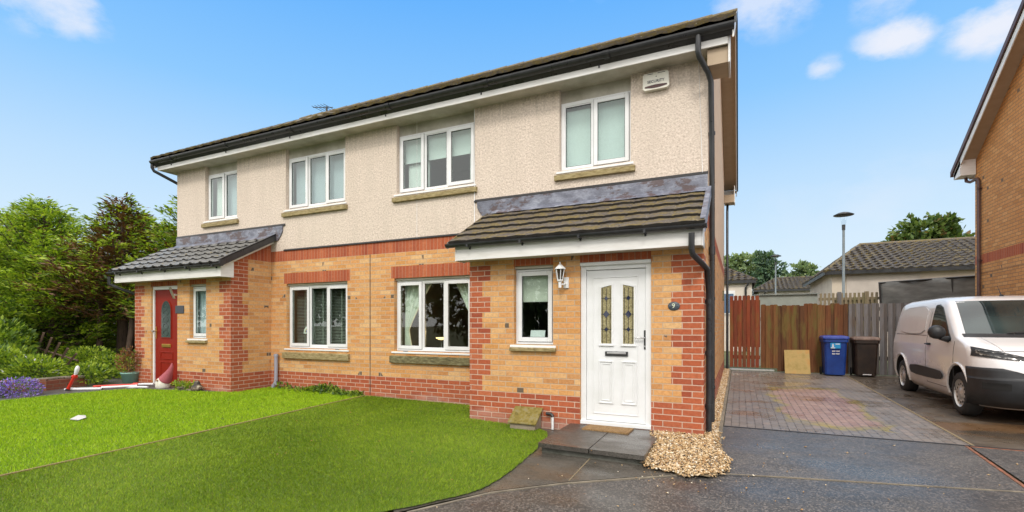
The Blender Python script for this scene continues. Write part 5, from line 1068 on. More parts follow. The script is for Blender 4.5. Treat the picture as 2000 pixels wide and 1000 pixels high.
def plank(mb, x0, x1, z0, z1, y, th, mi, pointed=True):
    if pointed: mb.prism([(x0, y, z0), (x1, y, z0), (x1, y, z1 - .02), (x1 - .02, y, z1), (x0 + .02, y, z1), (x0, y, z1 - .02)], (0, th, 0), mi)
    else: mb.box((x0, y, z0), (x1, y + th, z1), mi)
gt = empty('garden_gate', 'tall red brown vertical slat gate beside the gable corner', 'gate', (.13, YF, .1))
x = -.24; i = 0
while x < .50:
    m = MB(); plank(m, x, x + .088, .22, 2.20 + random.uniform(-.012, .01), YF - .02, .02, 0); m.build('gate_slat', W_gate[i % 2], gt); x += .107; i += 1
for i in range(7):
    x = -.24 + .107 * i + .076; m = MB(); m.box((x, YF + .002, .78), (x + .043, YF + .016, 2.08)); m.build('gate_slat', W_gate[(i + 1) % 2], gt)
m = MB(); m.box((-.24, YF + .017, .45), (.52, YF + .05, .55)); m.build('gate_rail', W_gate[1], gt); m = MB(); m.box((-.24, YF + .017, 1.75), (.52, YF + .05, 1.85)); m.build('gate_rail', W_gate[1], gt)
m = MB(); m.box((-.24, YF - .03, .135), (.86, YF + .06, .175)); tag(m.build('gate_threshold', material('galvanised', base=(.5, .52, .5), rough=.5, metal=.3)), 'pale threshold strip on the ground under the red brown gate', 'threshold')
fc = empty('timber_fence', 'brown vertical slat fence with greenish boards behind the blue bin', 'fence', (1.5, YF, .1))
x = .535; i = 0
while x < 2.50:
    zz = .22 if x < .86 else .14; wd = random.uniform(.10, .125); m = MB(); plank(m, x, x + wd, zz, 1.93 + random.uniform(-.03, .03), YF - .02 - .03 * (i % 2), .02, 0); m.build('fence_slat', W_fence[random.randrange(3)], fc); x += wd - random.uniform(.004, .018); i += 1
m = MB(); m.box((.53, YF + .005, .5), (2.5, YF + .05, .6)); m.build('fence_rail', W_fence[1], fc); m = MB(); m.box((.53, YF + .005, 1.5), (2.5, YF + .05, 1.6)); m.build('fence_rail', W_fence[1], fc)
fg = empty('timber_fence', 'grey weathered vertical board fence behind the van', 'fence', (3.8, YF, .1))
x = 2.52; i = 0
while x < 5.14:
    wd = .088 if i % 2 == 0 else .062; m = MB(); plank(m, x, x + wd, .14, 1.93 + random.uniform(-.01, .01), YF - (.05 if i % 2 == 0 else .02), .025, 0, False); m.build('fence_board', W_grey[i % 2], fg); x += wd - .004 + .012; i += 1
m = MB(); m.box((2.52, YF + .01, .5), (5.14, YF + .05, .6)); m.build('fence_rail', W_grey[1], fg); m = MB(); m.box((2.52, YF + .01, 1.5), (5.14, YF + .05, 1.6)); m.build('fence_rail', W_grey[1], fg)
# bins
def wheelie(loc, body, lidm, label, rz, low, sc=1.0, dirty=False):
    t = empty('wheelie_bin', label, 'bin', loc, rz, 'wheelie bins by the fence', absolute=False); wt, wb_, dt, db_ = .255, .215, .29, .22; H_ = .93
    def rr(w_, d_, z, c=.04, sh=0): return [(-w_ + c, -d_ + sh, z), (w_ - c, -d_ + sh, z), (w_, -d_ + c + sh, z), (w_, d_ - c + sh, z), (w_ - c, d_ + sh, z), (-w_ + c, d_ + sh, z), (-w_, d_ - c + sh, z), (-w_, -d_ + c + sh, z)]
    m = MB(); lv = [rr(wb_, db_, .03, sh=.02), rr(wb_ + .004, db_ + .006, .08, sh=.02), rr(wt - .012, dt - .02, H_ - .08), rr(wt + .015, dt + .012, H_ - .075), rr(wt + .015, dt + .012, H_)]
    vs = [p for l in lv for p in l]; fs = [(k * 8 + i, k * 8 + (i + 1) % 8, (k + 1) * 8 + (i + 1) % 8, (k + 1) * 8 + i) for k in range(len(lv) - 1) for i in range(8)]; m.mesh(vs, fs + [tuple(range(8))[::-1], tuple(range(32, 40))]); m.build('bin_body', body, t, bevel=.006)
    m = MB(); lv = [rr(wt + .03, dt + .03, H_ + .004), rr(wt + .03, dt + .03, H_ + .045), rr(wt + .01, dt + .005, H_ + .075), rr(wt - .08, dt - .09, H_ + .095)]; vs = [p for l in lv for p in l]; fs = [(k * 8 + i, k * 8 + (i + 1) % 8, (k + 1) * 8 + (i + 1) % 8, (k + 1) * 8 + i) for k in range(3) for i in range(8)]; m.mesh(vs, fs + [tuple(range(8))[::-1], tuple(range(24, 32))])
    m.build('lid', lidm, t, bevel=.008)
    m = MB(); m.tube([(-wt, dt + .05, H_ - .03), (wt, dt + .05, H_ - .03)], .016, 8); m.build('handle', lidm, t)
    for s_ in (-1, 1):
        m = MB(); m.lathe([(0, -.02), (.085, -.02), (.10, -.012), (.10, .012), (.085, .02), (0, .02)], (s_ * (wb_ + .035), db_ + .02, .10), 20, 'X'); w_ = m.build('wheel', m_rub, t)
    t.scale = (sc,) * 3; return t
def plastic(name, a, b, ro=.4): return material(name, lambda g, p, t: g.setin(S(p, 'Base Color'), g.mix(g.ramp(g.noise(t.outputs['Object'], 4, 5, .6), [(.35, 0.), (.7, 1.)]), a, b)), rough=ro)
m_bin = plastic('blue_bin', (.008, .035, .20), (.014, .06, .30)); m_binlid = plastic('blue_bin_lid', (.012, .035, .26), (.06, .10, .42), .3); m_bbin = plastic('brown_bin', (.016, .011, .009), (.04, .024, .016), .5); m_bbl = plastic('brown_bin_lid', (.10, .06, .045), (.30, .21, .17), .5)
b1 = wheelie((2.17, 14.62, .115), m_bin, m_binlid, 'blue wheelie bin with light blue sticker in front of the brown fence', .02, 0, .99); b2 = wheelie((2.82, 14.66, .12), m_bbin, m_bbl, 'dark brown wheelie bin with paler lid between the blue bin and the van', 0, 0, .96)
m_stk = material('sticker_blue', base=(.02, .28, .60), rough=.4)
m = MB(); m.box((-.12, -.292, .70), (.095, -.280, .84)); o = m.build('sticker', m_stk, b1)
m = MB(); m.box((-.11, -.295, .705), (-.02, -.293, .725)); m.lathe([(0, 0), (.016, 0)], (-.065, -.295, .80), 10, 'Y'); m.box((-.085, -.295, .735), (-.045, -.293, .78)); m.box((-.01, -.295, .80), (.08, -.293, .82)); m.build('sticker_mark', m_wp, o)
m = MB()
for z in (.63, .565):
    for x in (-.07, -.045, -.02, .02, .045, .07): m.box((x - .008, -.276 + (.7 - z) * .10, z - .015), (x + .008, -.266 + (.7 - z) * .10, z + .015))
m.build('bin_numerals', m_wp, b1)
m = MB(); m.box((-.09, -.30, .055), (.09, -.26, .075)); m.build('bin_foot_strip', m_wp, b2)
m = MB(); m.prism([(1.09, 14.62, .12), (1.665, 14.60, .12), (1.665, 14.86, .735), (1.09, 14.88, .72)], (0, .03, .0)); tag(m.build('plywood_board', material('weathered_ply', lambda g, p, t: g.setin(S(p, 'Base Color'), g.ramp(g.noise(t.outputs['Object'], 3.5, 5, .65), [(.3, (.30, .22, .06)), (.5, (.45, .32, .12)), (.7, (.50, .27, .08))])), rough=.8)), 'square yellow brown board leaning against the brown fence', 'board')

# ================================================================== VAN
VX, VY = 3.90, 8.62; VZ = GR(3, 10.8) - .01
van = empty('panel_van', 'small white panel van with black bumper parked on the neighbouring driveway', 'van', (VX, VY, VZ), absolute=False)
def itp(tab, z):
    if z <= tab[0][0]: return tab[0][1]
    for (a, b), (c, d_) in zip(tab[:-1], tab[1:]):
        if z <= c: return b + (d_ - b) * (z - a) / (c - a)
    return tab[-1][1]
T_yf = [(.20, .16), (.26, .07), (.34, .02), (.45, .0), (.58, .0), (.70, .03), (.80, .05), (.90, .09), (.98, .16), (1.04, .27), (1.09, .44), (1.13, .62), (1.17, .80), (1.20, .88), (1.72, 1.50), (1.77, 1.63), (1.81, 1.85), (1.835, 2.15), (1.845, 2.5)]
T_w = [(.20, .80), (.28, .87), (.40, .905), (.60, .92), (.85, .925), (1.0, .915), (1.1, .90), (1.2, .885), (1.5, .835), (1.68, .795), (1.76, .755), (1.81, .68), (1.835, .56), (1.845, .40)]
T_yr = [(.20, 4.25), (.3, 4.33), (.45, 4.36), (1.0, 4.36), (1.4, 4.32), (1.72, 4.24), (1.81, 4.10), (1.845, 3.7)]
T_r = [(.2, .30), (.5, .36), (.8, .36), (1.0, .30), (1.15, .20), (1.2, .13), (1.72, .16), (1.845, .3)]
T_b = [(.2, .10), (.9, .12), (1.1, .14), (1.2, .12), (1.72, .12), (1.845, .15)]
def yfr(x, z):
    w_ = itp(T_w, z); r = itp(T_r, z); b = itp(T_b, z); ax = min(abs(x), w_); e = max(0, (ax - (w_ - r)) / r)
    return itp(T_yf, z) + b * (ax / w_) ** 2 + r * (1 - math.sqrt(max(0, 1 - min(e, 1) ** 2)))
def xside(y, z):
    w_ = itp(T_w, z)
    if yfr(w_, z) <= y: return w_
    a, b = 0, w_
    for _ in range(24):
        c = (a + b) / 2
        if yfr(c, z) < y: a = c
        else: b = c
    return a
def ring(z):
    w_ = itp(T_w, z); r = itp(T_r, z); yr = itp(T_yr, z); pts = []
    xs_ = [w_ * (1 - r / w_) * i / 6 for i in range(6)] + [(w_ - r) + r * math.sin(math.pi / 2 * i / 8) for i in range(9)]
    half = [(x, yfr(x, z)) for x in xs_]; ys_ = half[-1][1]
    half += [(w_, ys_ + (yr - .16 - ys_) * i / 10) for i in range(1, 11)] + [(w_ - .16 + .16 * math.cos(math.pi / 2 * i / 5), yr - .16 + .16 * math.sin(math.pi / 2 * i / 5)) for i in range(1, 6)] + [((w_ - .16) * (1 - i / 5), yr) for i in range(1, 6)]
    full = half + [(-x, y) for x, y in half[1:-1]][::-1]; return [(x, y, z) for x, y in full]
zsv = [.20, .23, .26, .30, .36, .42, .50, .58, .66, .74, .80, .86, .91, .95, .98, 1.01, 1.04, 1.065, 1.09, 1.11, 1.13, 1.15, 1.17, 1.185, 1.20, 1.24, 1.32, 1.42, 1.52, 1.62, 1.68, 1.72, 1.745, 1.77, 1.79, 1.81, 1.823, 1.835, 1.841, 1.845]
m = MB(); rings = [ring(z) for z in zsv]; n = len(rings[0]); vs = [p for r_ in rings for p in r_]
fs = [(k * n + i, k * n + (i + 1) % n, (k + 1) * n + (i + 1) % n, (k + 1) * n + i) for k in range(len(rings) - 1) for i in range(n)]
m.mesh(vs, fs + [tuple(range(n))[::-1], tuple(range((len(rings) - 1) * n, len(rings) * n))], 0, True)
m_vanp = material('van_white_paint', lambda g, p, t: (g.setin(S(p, 'Base Color'), g.mix(g.ramp(g.noise(t.outputs['Object'], 3, 5, .65), [(.4, 0.), (.75, .4)]), (.82, .81, .82), (.66, .64, .63))), g.setin(S(p, 'Coat Weight'), .6)), rough=.28)
def fn_van(g, p, t):
    o = t.outputs['Object']; z = g.sep(o)[2]; dirt = g.math('MULTIPLY', g.math('SUBTRACT', 1, g.math('DIVIDE', z, g.math('MULTIPLY_ADD', g.noise(o, 3.5, 5, .65), 1.1, .15)), clamp=True), .45)
    c = g.mix(g.ramp(g.noise(o, 3, 5, .65), [(.4, 0.), (.75, .3)]), (.80, .79, .80), (.66, .64, .63)); g.setin(S(p, 'Base Color'), g.mix(dirt, c, (.30, .25, .20))); g.setin(S(p, 'Coat Weight'), .6); g.setin(S(p, 'Roughness'), g.math('MULTIPLY_ADD', dirt, .5, .26))
m_vanp = material('van_white_paint', fn_van)
m_well = material('wheel_well', base=(.012, .012, .012), rough=.9)
body = m.build('body', [m_vanp, m_well], van)
AX = (.86, 3.66); WR = .325
for k, (yy) in enumerate(AX):
    for s_ in (-1, 1):
        c = MB(); c.lathe([(0, -.3), (.40, -.3), (.40, .3), (0, .3)], (s_ * .98, yy, WR + .02), 40, 'X', sm=False); co = c.build('cutter', m_well); co.location = van.location
        bm_ = body.modifiers.new('arch', 'BOOLEAN'); bm_.operation = 'DIFFERENCE'; bm_.object = co; bm_.solver = 'EXACT'
bpy.context.view_layer.update(); dg = bpy.context.evaluated_depsgraph_get(); me = bpy.data.meshes.new_from_object(body.evaluated_get(dg)); body.modifiers.clear(); body.data = me
for o in [o for o in C.objects if o.name.startswith('cutter')]: bpy.data.objects.remove(o)
try:
    at = me.attributes
    bmx = bmesh.new(); bmx.from_mesh(me)
    for e in bmx.edges:
        if len(e.link_faces) == 2 and e.calc_face_angle(0) > R(50): e.smooth = False
    bmx.to_mesh(me); bmx.free()
except Exception: pass
def patch_front(mb, quad, off, nx=10, nz=6, m=0, th=.006, tilt=0, pinch=0):     # quad: xl,xr functions of z
    z0, z1, fl, fr_ = quad; vs = []
    for lay in (off, off - th):
        for j in range(nz + 1):
            z = z0 + (z1 - z0) * j / nz; a, b = fl(j / nz), fr_(j / nz)
            for i in range(nx + 1):
                x = a + (b - a) * i / nx; zc = (z0 + z1) / 2; z = (z0 + (z1 - z0) * j / nz - zc) * (1 + pinch * (abs(x) - .68)) + zc + tilt * (abs(x) - .68); sl_ = .7 if z > 1.1 else .25; y = yfr(x, z); e = max(0, abs(x) - itp(T_w, z) + itp(T_r, z)) / itp(T_r, z); cx_ = (1 if x > 0 else -1) * min(1, e)
                vs.append((x + cx_ * lay * .8, y - lay * (1 - .5 * min(1, e)), z + lay * sl_ * (1 if z > 1 else 0)))
    N1 = (nx + 1) * (nz + 1); g_ = lambda l, i, j: l * N1 + j * (nx + 1) + i
    fs = [(g_(0, i, j), g_(0, i + 1, j), g_(0, i + 1, j + 1), g_(0, i, j + 1)) for i in range(nx) for j in range(nz)]
    mb.mesh(vs, fs, m, True)
    ed = [(g_(0, i, 0), g_(0, i + 1, 0), g_(1, i + 1, 0), g_(1, i, 0)) for i in range(nx)] + [(g_(0, i, nz), g_(0, i + 1, nz), g_(1, i + 1, nz), g_(1, i, nz)) for i in range(nx)] + [(g_(0, 0, j), g_(0, 0, j + 1), g_(1, 0, j + 1), g_(1, 0, j)) for j in range(nz)] + [(g_(0, nx, j), g_(0, nx, j + 1), g_(1, nx, j + 1), g_(1, nx, j)) for j in range(nz)]
    mb.mesh(vs, ed, m, False)
def patch_side(mb, s_, ys_, zl, zh, off, nz=8, m=0):            # ys list, zl/zh lists
    vs = []; nx = len(ys_) - 1
    for lay in (off, off - .008):
        for j in range(nz + 1):
            for i in range(nx + 1): z = zl[i] + (zh[i] - zl[i]) * j / nz; vs.append((s_ * (xside(ys_[i], z) + lay), ys_[i], z))
    N1 = (nx + 1) * (nz + 1); g_ = lambda l, i, j: l * N1 + j * (nx + 1) + i
    mb.mesh(vs, [(g_(0, i, j), g_(0, i + 1, j), g_(0, i + 1, j + 1), g_(0, i, j + 1)) for i in range(nx) for j in range(nz)], m, True)
    ed = [(g_(0, i, 0), g_(0, i + 1, 0), g_(1, i + 1, 0), g_(1, i, 0)) for i in range(nx)] + [(g_(0, i, nz), g_(0, i + 1, nz), g_(1, i + 1, nz), g_(1, i, nz)) for i in range(nx)] + [(g_(0, 0, j), g_(0, 0, j + 1), g_(1, 0, j + 1), g_(1, 0, j)) for j in range(nz)] + [(g_(0, nx, j), g_(0, nx, j + 1), g_(1, nx, j + 1), g_(1, nx, j)) for j in range(nz)]
    mb.mesh(vs, ed, m, False)
m_vglass = material('van_glass', lambda g, p, t: g.setin(S(p, 'Base Color'), g.ramp(g.noise(t.outputs['Object'], 1.3, 2, .4), [(.35, (.012, .02, .022)), (.7, (.05, .075, .075))])), rough=.03, spec=.9)
m_seam = material('panel_gap', base=(.03, .03, .032), rough=.6); m_trim = plastic('black_trim', (.010, .011, .013), (.024, .026, .030), .5)
m = MB(); patch_front(m, (1.215, 1.73, lambda t: -.785 + .085 * t, lambda t: .785 - .085 * t), .006, 24, 10); ws = m.build('windscreen', m_vglass, van)
m = MB(); patch_front(m, (1.165, 1.212, lambda t: -.82, lambda t: .82), .008, 24, 2); m.build('scuttle_panel', m_trim, van)
for s_ in (-1, 1):
    m = MB(); m.tube([(s_ * .05 - .3, yfr(.3, 1.22) - .03, 1.225), (s_ * .05 + .35, yfr(.3, 1.28) - .02, 1.30)], .008, 6); m.build('wiper', m_trim, van)
for s_ in (-1, 1):
    ys_ = [1.18, 1.30, 1.40, 1.52, 1.66, 1.80, 1.98, 2.14]; zl = [1.10, 1.10, 1.105, 1.11, 1.12, 1.13, 1.14, 1.15]; zh = [1.125, 1.21, 1.30, 1.41, 1.53, 1.63, 1.685, 1.68]
    m = MB(); patch_side(m, s_, ys_, [z - .012 for z in zl], [z + .014 for z in zh], .004); m.build('window_seal', m_trim, van)
    m = MB(); patch_side(m, s_, ys_, zl, zh, .007); m.build('side_window', m_vglass, van)
    # recessed blank panel behind the door
    ys_ = [2.42 + (4.02 - 2.42) * i / 8 for i in range(9)]; m = MB()
    zt_ = [1.60, 1.67, 1.685, 1.685, 1.68, 1.675, 1.67, 1.64, 1.50]; zb_ = [1.26, 1.20, 1.19, 1.19, 1.19, 1.195, 1.21, 1.25, 1.36]
    patch_side(m, s_, ys_, zb_, zt_, .010); m.build('blank_panel', m_vanp, van)
    m = MB(); patch_side(m, s_, ys_, [z - .02 for z in zb_], [z + .012 for z in zt_], .003); m.build('panel_shadow_gap', plastic('panel_edge', (.30, .30, .31), (.36, .36, .37), .4), van)
    # seams
    m = MB(); patch_side(m, s_, [1.02, 1.028], [.36, .36], [1.10, 1.10], .003); patch_side(m, s_, [2.245, 2.253], [.36, .36], [1.72, 1.72], .003); patch_side(m, s_, [1.02, 2.253], [.352, .352], [.36, .36], .003, 1); patch_side(m, s_, [2.30, 3.0, 4.1], [1.16, 1.16, 1.16], [1.168, 1.168, 1.168], .003, 1); m.build('door_seam', m_seam, van)
    # black rub strip
    ys_ = [1.42, 1.50, 1.70, 2.2, 2.7, 3.0, 3.06]; m = MB(); patch_side(m, s_, ys_, [.52, .47, .45, .44, .44, .46, .52], [.56, .60, .61, .62, .62, .60, .56], .028, 4); m.build('rub_strip', m_trim, van)
    m = MB(); m.obox((s_ * .925, 2.10, 1.02), (.010, 0, 0), (0, .085, 0), (0, 0, .018)); m.tube([(s_ * .945, 2.03, 1.02), (s_ * .955, 2.17, 1.02)], .011, 8); m.build('door_handle', m_trim, van, bevel=.004)
    # mirror
    m = MB(); m.tube([(s_ * .87, 1.30, 1.115), (s_ * .95, 1.24, 1.13), (s_ * 1.02, 1.22, 1.15)], [.06, .045, .04], 10); m.lathe([(0, -.07), (.06, -.065), (.105, -.03), (.115, .02), (.10, .05), (0, .05)], (s_ * 1.06, 1.22, 1.235), 20, 'Y', sx=1.0, sy=.95); m.build('wing_mirror', m_trim, van)
    # arch lips
    for yy in AX:
        lip = [(s_ * (xside(yy + .425 * math.cos(a), max(.22, WR + .02 + .425 * math.sin(a))) + .006), yy + .425 * math.cos(a), WR + .02 + .425 * math.sin(a)) for a in [math.pi * (.0 + i / 20) for i in range(-1, 22)] if WR + .02 + .425 * math.sin(a) > .24]
        m = MB(); m.tube(lip, .018, 8); m.build('arch_lip', m_vanp if yy > 2 or True else m_trim, van)
# bumper and lower front
def fl_(z0, z1, a, b): return (lambda t: a), (lambda t: b)
m = MB(); nxx = 40; patch_front(m, (.22, .60, lambda t: -.92, lambda t: .92), .030, nxx, 8)
m.build('front_bumper', m_trim, van)
m = MB()
for s_ in (-1, 1): patch_front(m, (.60, .76, lambda t: s_ * (.925), lambda t: s_ * (.30 + .38 * t ** 1.5)), .029, 16, 4)
split_build(m, 'bumper_wing', m_trim, van)
m = MB()
for z in (.37, .42, .47): patch_front(m, (z, z + .018, lambda t: -.52, lambda t: .52), .040, 20, 1)
m.build('grille_slat', m_well, van)
m = MB(); patch_front(m, (.585, .685, lambda t: -.46 + .1 * t, lambda t: .46 - .1 * t), .031, 16, 3); m.build('lower_grille', m_well, van)
m = MB(); patch_front(m, (.865, .915, lambda t: -.50, lambda t: .50), .008, 20, 3); m.build('upper_grille', m_trim, van)
m_lamp = material('headlamp_reflector', lambda g, p, t: g.setin(S(p, 'Base Color'), g.ramp(g.noise(t.outputs['Object'], 18, 3, .7), [(.45, (.03, .03, .03)), (.58, (.22, .21, .20)), (.72, (.60, .58, .55))])), rough=.12, metal=.5)
for s_ in (-1, 1):
    m = MB(); patch_front(m, (.885, .985, lambda t: s_ * (.46 + .06 * (1 - t)), lambda t: s_ * (.905 - .03 * t)), .010, 18, 5, tilt=.20, pinch=1.6); hl = m.build('headlight', m_trim, van)
    m = MB(); patch_front(m, (.898, .922, lambda t: s_ * .54, lambda t: s_ * .84), .016, 14, 2, tilt=.20); patch_front(m, (.952, .964, lambda t: s_ * .52, lambda t: s_ * .84), .016, 14, 2, tilt=.22); patch_front(m, (.91, .965, lambda t: s_ * .83, lambda t: s_ * .862), .016, 3, 3, tilt=.20); m.build('lamp_strip', m_lamp, hl)
    m = MB(); patch_front(m, (.47, .56, lambda t: s_ * .62, lambda t: s_ * .84), .038, 8, 3); patch_front(m, (.545, .565, lambda t: s_ * .66, lambda t: s_ * .80), .044, 4, 1); m.build('fog_recess', m_well, van)
m = MB(); patch_front(m, (.75, .85, lambda t: -.40 + .2 * t, lambda t: .40 - .2 * t), .012, 16, 3); m.build('nose_panel', m_vanp, van)
m = MB()
for s_ in (-1, 1): 
    vs = [(s_ * (.62 + .05 * math.sin(i / 9 * 1.5)), yfr(s_ * .62, z) - .003, z + .004) for i, z in enumerate([.96 + .022 * k_ for k_ in range(10)])]; m.tube(vs, .004, 5)
m.build('bonnet_crease', m_vanp, van)
m = MB(); patch_front(m, (.985, .992, lambda t: -.84, lambda t: .84), .004, 30, 1); m.build('bonnet_seam', m_seam, van)
m = MB(); m.tube([(-.02, 1.95, 1.81), (-.02, 2.10, 1.99)], [.008, .003], 6); m.lathe([(0, 0), (.035, 0), (.02, .03), (0, .035)], (-.02, 1.96, 1.815), 12); m.build('aerial', m_trim, van)
# wheels
m_rim = material('steel_rim', lambda g, p, t: g.setin(S(p, 'Base Color'), g.mix(g.noise(t.outputs['Object'], 12, 4, .6), (.45, .44, .43), (.68, .67, .65))), rough=.35, metal=.5); m_tyre = m_rub
for yy in AX:
    for s_ in (-1, 1):
        cx_ = s_ * .80; m = MB(); m.lathe([(.205, -.10), (.25, -.105), (.305, -.095), (.325, -.06), (.327, 0), (.325, .06), (.305, .095), (.25, .105), (.205, .10)], (cx_, yy, WR), 40, 'X'); wh = m.build('wheel', m_tyre, van)
        m = MB(); o_ = s_; m.lathe([(.207, o_ * .10), (.20, o_ * .085), (.19, o_ * .06), (.16, o_ * .075), (.11, o_ * .082), (.085, o_ * .07), (.075, o_ * .09), (.0, o_ * .098)], (cx_, yy, WR), 32, 'X'); rm = m.build('rim', m_rim, wh)
        m = MB()
        for k in range(12): a = 2 * math.pi * k / 12; m.lathe([(0, o_ * .084), (.018, o_ * .083)], (cx_, yy + .138 * math.cos(a), WR + .138 * math.sin(a)), 8, 'X')
        m.build('rim_hole', m_well, rm)
# ================================================================== NEIGHBOUR HOUSE on the right
NX = 5.17; nh = empty('neighbour_house', 'orange brick gable of the neighbouring house at the right edge', 'house', (NX, 12, .15))
NY1, NZ = 15.40, 5.12; NSL = .66; NYR = 11.2; nzr = NZ + .12 + NSL * (15.75 - NYR)
wb = MB(); NF, NR_, NS = 0, 1, 2
def nz_(u, z): return (NS, 2.8) if 2.83 < z < 3.05 else (NR_ if z < .6 else NF)
wall(wb, [7.0, 9, NYR, 13, NY1], [0, .6, 2.83, 3.05, 5, nzr], nz_, lambda u, z: (NX, u, z), clips=[(NSL, 1, NZ + .06 + NSL * 15.75), (-NSL, 1, nzr - NSL * NYR - .06)]); 
wall(wb, [NX, 12], [0, .6, 2.83, 3.05, 5.1], nz_, lambda u, z: (u, NY1, z)); wb.build('wall', [m_buff_far, m_red, m_sold], nh)
m = MB(); m.box((NX - .004, 12, 2.60), (NX + .01, NY1, 2.606)); m.build('brick_joint', m_dkjoint, nh)
tb = MB()
for sg in (-1, 1):
    ye_ = NYR + sg * (15.80 - NYR); roof_tiles(tb, (NX - .31, ye_, NZ + .10), (1, 0, 0), 7, (0, -sg, NSL), (15.80 - NYR) * math.sqrt(1 + NSL ** 2), .33, .30, .02, .026, .1); tb.face([(NX - .31, ye_, NZ + .07), (NX + 7, ye_, NZ + .07), (NX + 7, NYR, NZ + .07 + NSL * (15.8 - NYR)), (NX - .31, NYR, NZ + .07 + NSL * (15.8 - NYR))])
tb.build('roof', [m_tile_main, m_tedge_shade], nh)
m = MB(); m2 = MB(); m3 = MB()
m_vergebrown = plastic('brown_verge', (.075, .035, .028), (.13, .065, .055), .5)
for sg in (-1, 1):
    ye_ = NYR + sg * (15.72 - NYR); zt_ = NZ + NSL * (15.72 - NYR)
    m.prism([(NX - .30, ye_, NZ + .06), (NX - .30, NYR, zt_ + .06), (NX - .30, NYR, zt_ - .10), (NX - .30, ye_, NZ - .10)], (.02, 0, 0)); m2.prism([(NX - .28, ye_, NZ + .03), (NX - .28, NYR, zt_ + .03), (NX - .28, NYR, zt_ + .015), (NX - .28, ye_, NZ + .015)], (.28, 0, 0))
    ye_ = NYR + sg * (15.84 - NYR); m3.prism([(NX - .335, ye_, NZ + .0), (NX - .335, NYR, NZ + NSL * (15.84 - NYR)), (NX - .335, NYR, NZ + .13 + NSL * (15.84 - NYR)), (NX - .335, ye_, NZ + .13)], (.03, 0, 0))
split_build(m, 'bargeboard', m_fascia, nh); split_build(m2, 'verge_soffit', m_verge, nh); split_build(m3, 'dry_verge', m_vergebrown, nh)
m = MB(); m.prism([(NX - .30, 15.33, 5.02), (NX - .30, 15.74, 5.02), (NX - .30, 15.74, 5.14), (NX - .30, 15.33, 5.42)], (.29, 0, 0)); m.build('box_end', m_fascia, nh, bevel=.004)
m = MB(); m.box((NX, 15.74, 5.0), (12, 15.76, 5.2)); m.build('fascia', m_fascia, nh)
m = MB(); half_gutter(m, NX - .3, 12, 15.83, 5.18, .06); m.build('gutter', m_vergebrown, nh)
m = MB(); m.tube([(NX - .10, 15.62, 5.02), (NX - .10, 15.60, 4.93), (NX - .06, 15.5, 4.88), (NX - .05, 15.12, 4.86), (NX - .05, 15.06, 4.80), (NX - .05, 15.05, .1)], .034, 10)
for z in (4.6, 2.9, 1.5): m.tube([(NX - .05, 15.05, z), (NX - .05, 15.05, z + .04)], .042, 10); m.box((NX - .05, 15.0, z), (NX, 15.1, z + .02))
m.build('downpipe', m_vergebrown, nh)

